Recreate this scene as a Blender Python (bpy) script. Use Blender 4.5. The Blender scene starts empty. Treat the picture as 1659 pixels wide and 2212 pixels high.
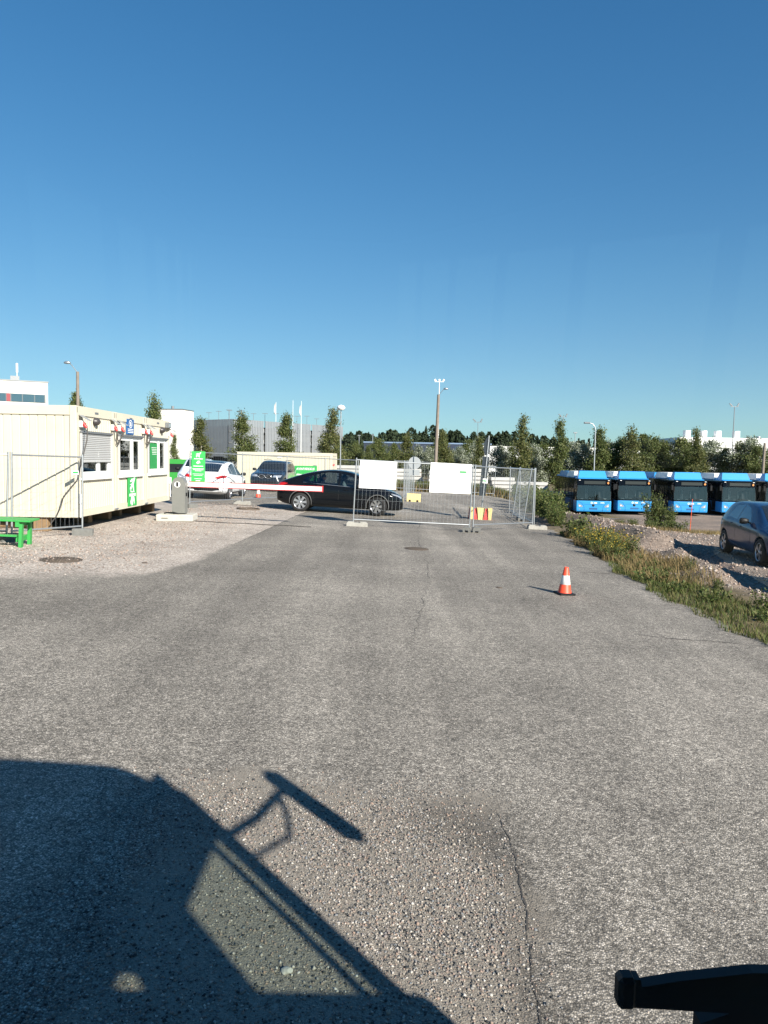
import bpy, bmesh, math, random
import numpy as np
from mathutils import Vector, Matrix, Euler
from mathutils.bvhtree import BVHTree
R = math.radians
rng = np.random.default_rng(11)
random.seed(5)
sc = bpy.context.scene
C = sc.collection
# ---------------------------------------------------------------- camera, sky, sun, exposure
H = 2.15
cam = bpy.data.cameras.new('camera')
cam.sensor_fit = 'VERTICAL'; cam.sensor_height = 36.0; cam.lens = 36.0 * 1600 / 2212
cam.clip_start = 0.05; cam.clip_end = 6000
camo = bpy.data.objects.new('camera', cam); C.objects.link(camo)
PITCH = math.atan(115 / 1600)
camo.matrix_world = (Matrix.Translation((0, 0, H)) @ Matrix.Rotation(R(90) - PITCH, 4, 'X') @ Matrix.Rotation(R(1.0), 4, 'Z'))
sc.camera = camo
SUN_AZ = 141.0      # clockwise from +Y
SUN_EL = 29.0
w = bpy.data.worlds.new('World'); sc.world = w; w.use_nodes = True
nt = w.node_tree; bg = nt.nodes['Background']
sky = nt.nodes.new('ShaderNodeTexSky'); sky.sky_type = 'NISHITA'; sky.sun_disc = False
sky.sun_elevation = R(SUN_EL); sky.sun_rotation = R(SUN_AZ)
sky.altitude = 50; sky.air_density = 1.0; sky.dust_density = 0.0; sky.ozone_density = 4.0
hs = nt.nodes.new('ShaderNodeHueSaturation'); hs.inputs['Saturation'].default_value = 1.24
nt.links.new(sky.outputs[0], hs.inputs['Color']); 
kn = nt.nodes.new('ShaderNodeVectorMath'); kn.operation = 'MULTIPLY_ADD'; kn.inputs[1].default_value = (0.24, 0.113, 0.083); kn.inputs[2].default_value = (1, 1, 1)
dv_ = nt.nodes.new('ShaderNodeVectorMath'); dv_.operation = 'DIVIDE'      # gentle shoulder over the whole sky, as the phone's exposure has
nt.links.new(hs.outputs[0], kn.inputs[0]); nt.links.new(hs.outputs[0], dv_.inputs[0]); nt.links.new(kn.outputs[0], dv_.inputs[1])
nt.links.new(dv_.outputs[0], bg.inputs[0]); bg.inputs[1].default_value = 0.081
sl = bpy.data.lights.new('sun', 'SUN'); sl.energy = 4.8; sl.angle = R(0.53); sl.color = (1.0, 0.93, 0.83)
so = bpy.data.objects.new('sun', sl); C.objects.link(so)
TOSUN = Vector((math.sin(R(SUN_AZ)) * math.cos(R(SUN_EL)), math.cos(R(SUN_AZ)) * math.cos(R(SUN_EL)), math.sin(R(SUN_EL))))
so.rotation_euler = TOSUN.to_track_quat('Z', 'Y').to_euler()
so.location = (20, -20, 30)
vs = sc.view_settings
vs.view_transform = 'Standard'; vs.look = 'None'; vs.gamma = 1; vs.exposure = 1.15
sc.display_settings.display_device = 'sRGB'
sc.cycles.max_bounces = 6; sc.cycles.transparent_max_bounces = 24
sc.cycles.use_denoising = True

# ---------------------------------------------------------------- helpers
def ss(a, b, t):
    t = np.clip((np.asarray(t, float) - a) / (b - a), 0, 1)
    return t * t * (3 - 2 * t)
def gz(x, y):
    """height of the place: a yard falling gently to the right, the bus lot lower"""
    x = np.asarray(x, float); y = np.asarray(y, float)
    z = -0.04 * np.clip(x, -14, 25) * (1 - ss(60, 120, y))
    k = ss(7, 14, x) * ss(25, 46, y); z = z * (1 - k) - 1.74 * k * (1 - ss(60, 120, y)) - 0.6 * ss(60, 120, y) - 0.9 * k * ss(60, 120, y)
    return z
def G(x, y): return float(gz(x, y))

MATS = {}
def mat(name, col, rough=0.6, metal=0.0, var=0.08, scale=6.0, bump=0.0, bscale=80.0, coat=0.0, spec=0.5, dirt=0.0, dirtcol=(0.12, 0.10, 0.08)):
    if name in MATS: return MATS[name]
    m = bpy.data.materials.new(name); m.use_nodes = True
    n = m.node_tree; L = n.links; p = n.nodes['Principled BSDF']
    p.inputs['Roughness'].default_value = rough; p.inputs['Metallic'].default_value = metal
    p.inputs['Specular IOR Level'].default_value = spec
    if coat:
        p.inputs['Coat Weight'].default_value = coat; p.inputs['Coat Roughness'].default_value = 0.05
    tc = n.nodes.new('ShaderNodeTexCoord')
    no = n.nodes.new('ShaderNodeTexNoise'); no.inputs['Scale'].default_value = scale; no.inputs['Detail'].default_value = 5
    L.new(tc.outputs['Object'], no.inputs['Vector'])
    mx = n.nodes.new('ShaderNodeMix'); mx.data_type = 'RGBA'
    mx.inputs[6].default_value = (*[c * (1 - var) for c in col], 1); mx.inputs[7].default_value = (*[min(1, c * (1 + var)) for c in col], 1)
    L.new(no.outputs['Fac'], mx.inputs[0]); out = mx.outputs[2]
    if dirt:
        n2 = n.nodes.new('ShaderNodeTexNoise'); n2.inputs['Scale'].default_value = scale * 0.6; n2.inputs['Detail'].default_value = 8; n2.inputs['Roughness'].default_value = 0.7
        L.new(tc.outputs['Object'], n2.inputs['Vector'])
        r = n.nodes.new('ShaderNodeMapRange'); r.inputs[1].default_value = 0.5; r.inputs[2].default_value = 0.8; r.inputs[4].default_value = dirt
        L.new(n2.outputs['Fac'], r.inputs[0])
        m2 = n.nodes.new('ShaderNodeMix'); m2.data_type = 'RGBA'; m2.inputs[7].default_value = (*dirtcol, 1)
        L.new(r.outputs[0], m2.inputs[0]); L.new(out, m2.inputs[6]); out = m2.outputs[2]
    L.new(out, p.inputs['Base Color'])
    if bump:
        nb = n.nodes.new('ShaderNodeTexNoise'); nb.inputs['Scale'].default_value = bscale; nb.inputs['Detail'].default_value = 4
        L.new(tc.outputs['Object'], nb.inputs['Vector'])
        b = n.nodes.new('ShaderNodeBump'); b.inputs['Strength'].default_value = bump; b.inputs['Distance'].default_value = 0.01
        L.new(nb.outputs['Fac'], b.inputs['Height']); L.new(b.outputs[0], p.inputs['Normal'])
    MATS[name] = m
    return m
def glassmat(name, tint, refl=0.08, rough=0.0):
    if name in MATS: return MATS[name]
    m = bpy.data.materials.new(name); m.use_nodes = True
    n = m.node_tree; n.nodes.clear(); L = n.links
    o = n.nodes.new('ShaderNodeOutputMaterial'); t = n.nodes.new('ShaderNodeBsdfTransparent'); g = n.nodes.new('ShaderNodeBsdfGlossy')
    no = n.nodes.new('ShaderNodeTexNoise'); no.inputs['Scale'].default_value = 2.0
    tc = n.nodes.new('ShaderNodeTexCoord'); L.new(tc.outputs['Object'], no.inputs['Vector'])
    mx = n.nodes.new('ShaderNodeMix'); mx.data_type = 'RGBA'
    mx.inputs[6].default_value = (*[c * 0.97 for c in tint], 1); mx.inputs[7].default_value = (*tint, 1)
    L.new(no.outputs['Fac'], mx.inputs[0]); L.new(mx.outputs[2], t.inputs[0])
    g.inputs['Roughness'].default_value = rough
    lw = n.nodes.new('ShaderNodeLayerWeight'); lw.inputs[0].default_value = 0.25
    mr = n.nodes.new('ShaderNodeMapRange'); mr.inputs[3].default_value = refl; mr.inputs[4].default_value = min(1, refl * 6)
    L.new(lw.outputs['Fresnel'], mr.inputs[0])
    ms = n.nodes.new('ShaderNodeMixShader'); L.new(mr.outputs[0], ms.inputs[0]); L.new(t.outputs[0], ms.inputs[1]); L.new(g.outputs[0], ms.inputs[2])
    L.new(ms.outputs[0], o.inputs[0]); MATS[name] = m
    return m
def islandmat(name, cols, rough=0.7, trans=0.0, bumpy=False):
    """each loose piece (leaf, stone) gets its own colour of the list"""
    if name in MATS: return MATS[name]
    m = bpy.data.materials.new(name); m.use_nodes = True
    n = m.node_tree; L = n.links; p = n.nodes['Principled BSDF']; p.inputs['Roughness'].default_value = rough
    p.inputs['Specular IOR Level'].default_value = 0.35
    g = n.nodes.new('ShaderNodeNewGeometry'); r = n.nodes.new('ShaderNodeValToRGB')
    r.color_ramp.interpolation = 'LINEAR'
    e = r.color_ramp.elements; e[0].color = (*cols[0], 1); e[0].position = 0; e[1].color = (*cols[-1], 1); e[1].position = 1
    for i, c in enumerate(cols[1:-1]):
        q = e.new((i + 1) / (len(cols) - 1)); q.color = (*c, 1)
    L.new(g.outputs['Random Per Island'], r.inputs[0])
    L.new(r.outputs[0], p.inputs['Base Color'])
    if trans:
        t = n.nodes.new('ShaderNodeBsdfTranslucent'); ms = n.nodes.new('ShaderNodeMixShader'); ms.inputs[0].default_value = trans
        L.new(r.outputs[0], t.inputs[0]); L.new(p.outputs[0], ms.inputs[1]); L.new(t.outputs[0], ms.inputs[2])
        L.new(ms.outputs[0], n.nodes['Material Output'].inputs[0])
    MATS[name] = m
    return m

def rotm(rx=0, ry=0, rz=0): return Euler((rx, ry, rz)).to_matrix()
class MB:
    def __init__(s): s.v = []; s.f = []; s.sm = []
    def add(s, vs, fs, smooth=False):
        o = len(s.v); s.v += [tuple(map(float, q)) for q in vs]; s.f += [tuple(i + o for i in q) for q in fs]; s.sm += [smooth] * len(fs); return s
    def box(s, c, d, rot=None, bev=0.0):
        hx, hy, hz = d[0] / 2, d[1] / 2, d[2] / 2
        b = min(bev, hx * .9, hy * .9, hz * .9)
        if b <= 0:
            pts = [Vector((x, y, z)) for x in (-hx, hx) for y in (-hy, hy) for z in (-hz, hz)]
            fs = [(0, 1, 3, 2), (4, 6, 7, 5), (0, 4, 5, 1), (2, 3, 7, 6), (0, 2, 6, 4), (1, 5, 7, 3)]
        else:
            bm = bmesh.new(); bmesh.ops.create_cube(bm, size=1)
            for q in bm.verts: q.co = Vector((q.co.x * d[0], q.co.y * d[1], q.co.z * d[2]))
            bmesh.ops.bevel(bm, geom=list(bm.edges), offset=b, segments=1, affect='EDGES')
            bm.verts.index_update(); pts = [q.co.copy() for q in bm.verts]; fs = [[q.index for q in f.verts] for f in bm.faces]; bm.free()
        if rot is not None: pts = [rot @ p for p in pts]
        cc = Vector(c); return s.add([p + cc for p in pts], fs)
    def box2(s, a, b, bev=0.0):
        return s.box([(a[i] + b[i]) / 2 for i in range(3)], [abs(b[i] - a[i]) for i in range(3)], None, bev)
    def cyl(s, p0, p1, r0, r1=None, n=10, cap=True, smooth=True):
        r1 = r0 if r1 is None else r1; p0 = Vector(p0); p1 = Vector(p1); d = (p1 - p0).normalized()
        a = d.orthogonal().normalized(); b = d.cross(a)
        vs = []
        for p, r in ((p0, r0), (p1, r1)):
            vs += [p + (a * math.cos(2 * math.pi * i / n) + b * math.sin(2 * math.pi * i / n)) * r for i in range(n)]
        s.add(vs, [(i, (i + 1) % n, n + (i + 1) % n, n + i) for i in range(n)], smooth)
        if cap: s.add(vs, [tuple(range(n - 1, -1, -1)), tuple(range(n, 2 * n))])
        return s
    def tube(s, pts, r, n=6):
        pts = [Vector(p) for p in pts]; vs = []; k = len(pts)
        d0 = (pts[1] - pts[0]).normalized(); a = d0.orthogonal().normalized()
        for i, p in enumerate(pts):
            d = (pts[min(i + 1, k - 1)] - pts[max(i - 1, 0)]).normalized()
            a = (a - d * a.dot(d)).normalized(); b = d.cross(a); rr = r[i] if isinstance(r, (list, tuple)) else r
            vs += [p + (a * math.cos(2 * math.pi * j / n) + b * math.sin(2 * math.pi * j / n)) * rr for j in range(n)]
        fs = [(i * n + j, i * n + (j + 1) % n, (i + 1) * n + (j + 1) % n, (i + 1) * n + j) for i in range(k - 1) for j in range(n)]
        s.add(vs, fs, True); s.add(vs, [tuple(range(n - 1, -1, -1)), tuple(range((k - 1) * n, k * n))]); return s
    def prism(s, poly, axis, a, b):
        """2-D outline pushed through from a to b along axis (0=x: (y,z), 1=y: (x,z), 2=z: (x,y))"""
        def P(u, v, t): return {0: (t, u, v), 1: (u, t, v), 2: (u, v, t)}[axis]
        n = len(poly); vs = [P(u, v, a) for u, v in poly] + [P(u, v, b) for u, v in poly]
        return s.add(vs, [tuple(range(n - 1, -1, -1)), tuple(range(n, 2 * n))] + [(i, (i + 1) % n, n + (i + 1) % n, n + i) for i in range(n)])
    def lathe(s, prof, n=20, c=(0, 0, 0), axis='z', smooth=True):
        vs = []; k = len(prof)
        for r, z in prof:
            for i in range(n):
                t = 2 * math.pi * i / n; x, y = r * math.cos(t), r * math.sin(t)
                q = (x, y, z) if axis == 'z' else (x, z, y)
                vs.append((q[0] + c[0], q[1] + c[1], q[2] + c[2]))
        fs = [(i * n + j, i * n + (j + 1) % n, (i + 1) * n + (j + 1) % n, (i + 1) * n + j) for i in range(k - 1) for j in range(n)]
        return s.add(vs, fs, smooth)
    def mesh(s, name):
        me = bpy.data.meshes.new(name); me.from_pydata(s.v, [], s.f)
        me.polygons.foreach_set('use_smooth', s.sm)
        bm = bmesh.new(); bm.from_mesh(me); bmesh.ops.recalc_face_normals(bm, faces=bm.faces); bm.to_mesh(me); bm.free()
        me.update(); return me
    def build(s, name, m, parent=None, loc=None):
        o = bpy.data.objects.new(name, s.mesh(name)); C.objects.link(o)
        if m: o.data.materials.append(m)
        if parent: o.parent = parent
        if loc: o.location = loc
        return o
def part(name, me, m, parent, loc=(0, 0, 0), rot=(0, 0, 0)):
    o = bpy.data.objects.new(name, me); C.objects.link(o); o.parent = parent; o.location = loc; o.rotation_euler = rot
    if m and not me.materials: me.materials.append(m)
    return o
def tag(o, label=None, cat=None, group=None, kind=None):
    if label: o['label'] = label
    if cat: o['category'] = cat
    if group: o['group'] = group
    if kind: o['kind'] = kind
    return o
def thing(name, label, cat, loc=(0, 0, 0), rz=0.0, group=None):
    o = bpy.data.objects.new(name, None); C.objects.link(o); o.location = loc; o.rotation_euler = (0, 0, rz); o.empty_display_size = 0.2
    return tag(o, label, cat, group)
def copy_tree(o, parent=None):
    c = o.copy(); C.objects.link(c); c.parent = parent
    for ch in list(o.children): copy_tree(ch, c)
    return c
def settle(o, x, y, rz, dz=0.0):
    """stand a thing on the sloping yard"""
    e = 0.4; nx = -(G(x + e, y) - G(x - e, y)) / (2 * e); ny = -(G(x, y + e) - G(x, y - e)) / (2 * e)
    up = Vector((nx, ny, 1)).normalized(); fx = Vector((math.cos(rz), math.sin(rz), 0)); fx = (fx - up * fx.dot(up)).normalized(); fy = up.cross(fx)
    m = Matrix((fx, fy, up)).transposed().to_4x4(); m.translation = Vector((x, y, G(x, y) + dz)); o.matrix_world = m
    return o
def text(sx, size, m, parent, loc, rot, name='lettering', align='CENTER', ext=0.002, wide=1.0, bold=0.0):
    cu = bpy.data.curves.new('t', 'FONT'); cu.body = sx; cu.size = size; cu.align_x = align; cu.align_y = 'CENTER'; cu.extrude = ext; cu.resolution_u = 2; cu.offset = bold
    ob = bpy.data.objects.new('t', cu); C.objects.link(ob)
    dg = bpy.context.evaluated_depsgraph_get(); me = bpy.data.meshes.new_from_object(ob.evaluated_get(dg)); me.name = name
    bpy.data.objects.remove(ob); bpy.data.curves.remove(cu)
    if wide != 1: me.transform(Matrix.Diagonal((wide, 1, 1, 1)))
    me.materials.clear(); me.materials.append(m)
    o = bpy.data.objects.new(name, me); C.objects.link(o); o.parent = parent; o.location = loc; o.rotation_euler = rot
    return o
def rawmesh(name, V, F, m=None, smooth=False):
    """fast mesh from numpy arrays: V (n,3), F (k,q) all faces with q corners"""
    V = np.asarray(V, np.float32); F = np.asarray(F, np.int32); k, q = F.shape
    me = bpy.data.meshes.new(name); me.vertices.add(len(V)); me.vertices.foreach_set('co', V.ravel())
    me.loops.add(k * q); me.loops.foreach_set('vertex_index', F.ravel())
    me.polygons.add(k); me.polygons.foreach_set('loop_start', np.arange(0, k * q, q, dtype=np.int32)); me.polygons.foreach_set('loop_total', np.full(k, q, np.int32))
    if smooth: me.polygons.foreach_set('use_smooth', np.ones(k, bool))
    me.update(calc_edges=True); me.validate()
    if m: me.materials.append(m)
    return me
def link(name, me, parent=None, loc=(0, 0, 0)):
    o = bpy.data.objects.new(name, me); C.objects.link(o); o.location = loc
    if parent: o.parent = parent
    return o

# shared materials
STEEL = mat('galvanised_steel', (0.42, 0.44, 0.45), 0.42, 0.75, 0.15, 20)
DSTEEL = mat('dull_grey_steel', (0.22, 0.23, 0.24), 0.5, 0.5, 0.15, 10)
WHITE = mat('white_paint', (0.82, 0.82, 0.80), 0.45, 0, 0.04, 5)
BLACK = mat('black_plastic', (0.008, 0.008, 0.009), 0.5, 0, 0.2, 9, spec=0.3)
RUBBER = mat('tyre_rubber', (0.012, 0.012, 0.0125), 0.85, 0, 0.25, 25)
CONC = mat('cast_concrete', (0.33, 0.32, 0.29), 0.9, 0, 0.22, 9, 0.5, 60, dirt=0.5)
DCONC = mat('dark_concrete_foot', (0.15, 0.15, 0.14), 0.92, 0, 0.3, 14, 0.5, 70, dirt=0.4)
GREEN = mat('bright_green_sign_paint', (0.03, 0.36, 0.075), 0.45, 0, 0.05, 4)
BLUESIGN = mat('blue_sign_paint', (0.02, 0.10, 0.28), 0.45, 0, 0.05, 4)
CREAM = mat('cream_painted_steel', (0.56, 0.515, 0.41), 0.5, 0, 0.03, 1.5, dirt=0.28, dirtcol=(0.36, 0.30, 0.21))
WOOD = mat('rough_sawn_timber', (0.24, 0.155, 0.08), 0.85, 0, 0.3, 6, 0.4, 50, dirt=0.4)
POLEWOOD = mat('weathered_pole_timber', (0.20, 0.165, 0.135), 0.85, 0, 0.25, 5, 0.4, 40)
RED = mat('red_plastic', (0.55, 0.03, 0.03), 0.4, 0, 0.08, 8)
ORANGE = mat('orange_red_cone_plastic', (0.80, 0.075, 0.03), 0.5, 0, 0.06, 6, dirt=0.12)
CARGLASS = glassmat('tinted_car_glass', (0.30, 0.34, 0.36), 0.10)
DARKGLASS = mat('dark_window_glass', (0.012, 0.016, 0.02), 0.03, 0, 0.1, 2, spec=0.8)
LAMPGLASS = mat('clear_lamp_lens', (0.55, 0.57, 0.60), 0.08, 0.6, 0.1, 20)
REDLAMP = mat('red_lamp_lens', (0.45, 0.015, 0.015), 0.12, 0, 0.1, 20)
ALLOY = mat('silver_alloy', (0.55, 0.56, 0.58), 0.28, 0.85, 0.08, 10)
# ---------------------------------------------------------------- ground and road
def ground_shader():
    m = bpy.data.materials.new('gravel_ground'); m.use_nodes = True
    n = m.node_tree; L = n.links; p = n.nodes['Principled BSDF']; p.inputs['Roughness'].default_value = 0.95; p.inputs['Specular IOR Level'].default_value = 0.15
    tc = n.nodes.new('ShaderNodeTexCoord')
    def noise(s, d=4, r=0.6):
        q = n.nodes.new('ShaderNodeTexNoise'); q.inputs['Scale'].default_value = s; q.inputs['Detail'].default_value = d; q.inputs['Roughness'].default_value = r
        L.new(tc.outputs['Object'], q.inputs['Vector']); return q.outputs['Fac']
    def ramp(f, a, b, c0, c1):
        r = n.nodes.new('ShaderNodeValToRGB'); r.color_ramp.elements[0].position = a; r.color_ramp.elements[1].position = b
        r.color_ramp.elements[0].color = (*c0, 1); r.color_ramp.elements[1].color = (*c1, 1); L.new(f, r.inputs[0]); return r.outputs[0]
    def mixc(f, a, b, fac=None):
        q = n.nodes.new('ShaderNodeMix'); q.data_type = 'RGBA'
        if f is not None: L.new(f, q.inputs[0])
        else: q.inputs[0].default_value = fac
        for s, i in ((a, 6), (b, 7)):
            if isinstance(s, tuple): q.inputs[i].default_value = (*s, 1)
            else: L.new(s, q.inputs[i])
        return q.outputs[2]
    fine = ramp(noise(14, 6, 0.75), 0.35, 0.68, (0.13, 0.105, 0.088), (0.40, 0.33, 0.28))
    big = ramp(noise(0.5, 4), 0.4, 0.65, (0.75, 0.75, 0.75), (1.1, 1.05, 1.0))
    q = n.nodes.new('ShaderNodeMix'); q.data_type = 'RGBA'; q.blend_type = 'MULTIPLY'; q.inputs[0].default_value = 1
    L.new(fine, q.inputs[6]); L.new(big, q.inputs[7]); col = q.outputs[2]
    at = n.nodes.new('ShaderNodeAttribute'); at.attribute_name = 'earth'
    soil = ramp(noise(3, 6, 0.7), 0.35, 0.7, (0.075, 0.065, 0.035), (0.22, 0.17, 0.085))
    col = mixc(at.outputs['Fac'], col, soil)
    L.new(col, p.inputs['Base Color'])
    b = n.nodes.new('ShaderNodeBump'); b.inputs['Strength'].default_value = 0.9; b.inputs['Distance'].default_value = 0.05
    L.new(noise(11, 5, 0.75), b.inputs['Height']); L.new(b.outputs[0], p.inputs['Normal'])
    return m
def mound(x, y):
    x = np.asarray(x, float); y = np.asarray(y, float)
    def seg(ax, ay, bx, by, w, h):
        dx, dy = bx - ax, by - ay; t = np.clip(((x - ax) * dx + (y - ay) * dy) / (dx * dx + dy * dy), 0, 1)
        d = np.hypot(x - ax - t * dx, y - ay - t * dy); return h * np.exp(-(d / w) ** 2)
    z = seg(7.4, 30.5, 8.2, 22.5, 0.75, 0.45) + seg(7.9, 19.5, 7.0, 15.5, 0.5, 0.22)
    z = z - seg(9.1, 29.5, 9.0, 23.0, 0.35, 0.30) - seg(8.6, 20.6, 7.9, 17.0, 0.35, 0.32)
    z = z + 0.05 * np.sin(x * 3.1 + y * 1.7) * np.exp(-((x - 7.8) / 1.5) ** 2) * ss(12, 16, y) * (1 - ss(32, 36, y))
    return z
RY = np.array([-30, 3, 9.8, 11.4, 14.2, 16.7, 20.8, 27.6, 36, 44, 48, 51.5, 400]); RX = np.array([6.0, 5.6, 5.2, 5.0, 5.13, 5.28, 5.52, 5.95, 6.7, 7.6, 9.5, 17, 17])
def road_right(y): return np.interp(y, RY, RX) + 0.10 * np.sin(np.asarray(y) * 2.3) + 0.06 * np.sin(np.asarray(y) * 5.9)
GRAVELMAT = ground_shader()
def axis(segs):
    out = []
    for a, b, st in segs: out += list(np.arange(a, b, st))
    return np.array(out + [segs[-1][1]])
xs = axis([(-3000, -600, 400), (-600, -100, 60), (-100, -20, 8), (-20, 4, 2), (4, 13, 0.22), (13, 30, 1.2), (30, 100, 8), (100, 600, 60), (600, 3000, 400)])
ys = axis([(-60, 0, 10), (0, 9, 1), (9, 36, 0.22), (36, 60, 1.2), (60, 130, 5), (130, 600, 50), (600, 4000, 400)])
X, Y = np.meshgrid(xs, ys); Z = gz(X, Y) + mound(X, Y) - 0.02
Z = Z - 0.015 * (X < road_right(Y)) + 0.02 * ss(0, 0.5, X - road_right(Y)) * (Y < 60)
idx = np.arange(X.size).reshape(X.shape)
F = np.stack([idx[:-1, :-1], idx[:-1, 1:], idx[1:, 1:], idx[1:, :-1]], -1).reshape(-1, 4)
gm = rawmesh('ground', np.stack([X, Y, Z], -1).reshape(-1, 3), F, GRAVELMAT, True)
e = gm.attributes.new('earth', 'FLOAT', 'POINT')
rr = X - road_right(Y)
earth = ss(-0.2, 0.1, rr) * (1 - ss(1.0, 2.0, rr + 0.4 * np.sin(Y * 1.3))) * (1 - ss(24, 30, Y)) * 0.9 + ss(60, 70, Y) * 0.8 + ss(50.5, 52, Y) * (1 - ss(60, 62, Y)) * (X < 17) * 0.9
earth = np.clip(earth + 0.55 * np.exp(-((X - 13.5) / 4.5) ** 2 - ((Y - 33) / 3.5) ** 2), 0, 1)
e.data.foreach_set('value', earth.ravel().astype(np.float32))
ground = link('ground', gm); tag(ground, kind='structure')

def asphalt_shader():
    m = bpy.data.materials.new('worn_asphalt'); m.use_nodes = True
    n = m.node_tree; L = n.links; p = n.nodes['Principled BSDF']; p.inputs['Roughness'].default_value = 0.85; p.inputs['Specular IOR Level'].default_value = 0.3
    tc = n.nodes.new('ShaderNodeTexCoord')
    def noise(s, d=4, r=0.6):
        q = n.nodes.new('ShaderNodeTexNoise'); q.inputs['Scale'].default_value = s; q.inputs['Detail'].default_value = d; q.inputs['Roughness'].default_value = r
        L.new(tc.outputs['Object'], q.inputs['Vector']); return q.outputs['Fac']
    def vor(s):
        q = n.nodes.new('ShaderNodeTexVoronoi'); q.inputs['Scale'].default_value = s; L.new(tc.outputs['Object'], q.inputs['Vector']); return q
    def ramp(f, stops):
        r = n.nodes.new('ShaderNodeValToRGB'); e = r.color_ramp.elements
        e[0].position, e[0].color = stops[0][0], (*stops[0][1], 1); e[1].position, e[1].color = stops[-1][0], (*stops[-1][1], 1)
        for a, c in stops[1:-1]: q = e.new(a); q.color = (*c, 1)
        L.new(f, r.inputs[0]); return r.outputs[0]
    def mixc(f, a, b, mode='MIX', fac=1.0):
        q = n.nodes.new('ShaderNodeMix'); q.data_type = 'RGBA'; q.blend_type = mode
        if f is not None: L.new(f, q.inputs[0])
        else: q.inputs[0].default_value = fac
        for s, i in ((a, 6), (b, 7)):
            if isinstance(s, tuple): q.inputs[i].default_value = (*s, 1)
            else: L.new(s, q.inputs[i])
        return q.outputs[2]
    def math_(op, a, b):
        q = n.nodes.new('ShaderNodeMath'); q.operation = op
        for s, i in ((a, 0), (b, 1)):
            if isinstance(s, (int, float)): q.inputs[i].default_value = s
            else: L.new(s, q.inputs[i])
        return q.outputs[0]
    def rng_(f, a, b, c=0, d=1):
        q = n.nodes.new('ShaderNodeMapRange'); q.inputs[1].default_value = a; q.inputs[2].default_value = b; q.inputs[3].default_value = c; q.inputs[4].default_value = d
        L.new(f, q.inputs[0]); return q.outputs[0]
    def attr(nm):
        a = n.nodes.new('ShaderNodeAttribute'); a.attribute_name = nm; return a.outputs['Fac']
    v1 = vor(108); v2 = vor(42)
    sep = n.nodes.new('ShaderNodeSeparateColor'); L.new(v1.outputs['Color'], sep.inputs[0])
    sep2 = n.nodes.new('ShaderNodeSeparateColor'); L.new(v2.outputs['Color'], sep2.inputs[0])
    stone = ramp(sep.outputs[0], [(0, (0.096, 0.086, 0.073)), (0.35, (0.215, 0.193, 0.163)), (0.7, (0.325, 0.291, 0.245)), (0.9, (0.45, 0.405, 0.345)), (1, (0.58, 0.52, 0.455))])
    dark = math_('MULTIPLY', rng_(v1.outputs['Distance'], 0.35, 0.75), 0.75)
    col = mixc(dark, stone, (0.07, 0.064, 0.057))
    sp = rng_(noise(26, 3, 0.7), 0.32, 0.68, 0.66, 1.46); col = mixc(None, col, sp, 'MULTIPLY')
    sp2 = rng_(noise(9, 3, 0.7), 0.3, 0.7, 0.82, 1.18); col = mixc(None, col, sp2, 'MULTIPLY')
    lo = rng_(noise(0.55, 5, 0.6), 0.3, 0.7, 0.82, 1.16); col = mixc(None, col, lo, 'MULTIPLY')
    hb = rng_(noise(0.16, 4, 0.55), 0.35, 0.65, 0.78, 1.15); col = mixc(None, col, hb, 'MULTIPLY')
    oil = rng_(noise(0.9, 2, 0.5), 0.68, 0.78, 1.0, 0.72); col = mixc(None, col, oil, 'MULTIPLY')
    # wheel-worn lengthwise streaks
    mp = n.nodes.new('ShaderNodeMapping'); mp.inputs['Scale'].default_value = (1.3, 0.07, 1); L.new(tc.outputs['Object'], mp.inputs[0])
    st = n.nodes.new('ShaderNodeTexNoise'); st.inputs['Scale'].default_value = 1.0; st.inputs['Detail'].default_value = 3; L.new(mp.outputs[0], st.inputs['Vector'])
    col = mixc(None, col, rng_(st.outputs['Fac'], 0.35, 0.65, 0.86, 1.14), 'MULTIPLY')
    # pinkish gravel carried onto the asphalt
    gf = ramp(sep2.outputs[1], [(0, (0.19, 0.16, 0.135)), (0.4, (0.385, 0.33, 0.28)), (0.8, (0.50, 0.435, 0.375)), (1, (0.62, 0.56, 0.50))])
    gl = rng_(noise(0.9, 5, 0.65), 0.3, 0.7, 0.72, 1.15); gf = mixc(None, gf, gl, 'MULTIPLY')
    gmask = rng_(math_('ADD', attr('gravel'), math_('MULTIPLY', math_('SUBTRACT', noise(1.7, 8, 0.72), 0.5), 1.1)), 0.35, 0.72)
    col = mixc(gmask, col, gf)
    # sand and dust in the broken patch by the bus
    df = ramp(noise(70, 5, 0.8), [(0.3, (0.10, 0.088, 0.073)), (0.55, (0.25, 0.22, 0.182)), (0.8, (0.37, 0.33, 0.275))])
    dmask = rng_(math_('ADD', attr('dust'), math_('MULTIPLY', math_('SUBTRACT', noise(5, 7, 0.75), 0.5), 1.1)), 0.4, 0.8, 0, 0.9)
    col = mixc(dmask, col, df)
    smask = rng_(math_('ADD', attr('stain'), math_('MULTIPLY', math_('SUBTRACT', noise(6, 7, 0.75), 0.5), 0.9)), 0.25, 0.9, 1.0, 0.58)
    col = mixc(None, col, smask, 'MULTIPLY')
    L.new(col, p.inputs['Base Color'])
    h = math_('ADD', math_('MULTIPLY', v1.outputs['Distance'], -0.6), math_('MULTIPLY', noise(30, 4, 0.7), 0.9))
    h = math_('ADD', h, math_('MULTIPLY', noise(5, 3, 0.6), 0.5))
    b = n.nodes.new('ShaderNodeBump'); b.inputs['Strength'].default_value = 0.6; b.inputs['Distance'].default_value = 0.010
    L.new(h, b.inputs['Height']); L.new(b.outputs[0], p.inputs['Normal'])
    return m
ASPH = asphalt_shader()
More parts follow.
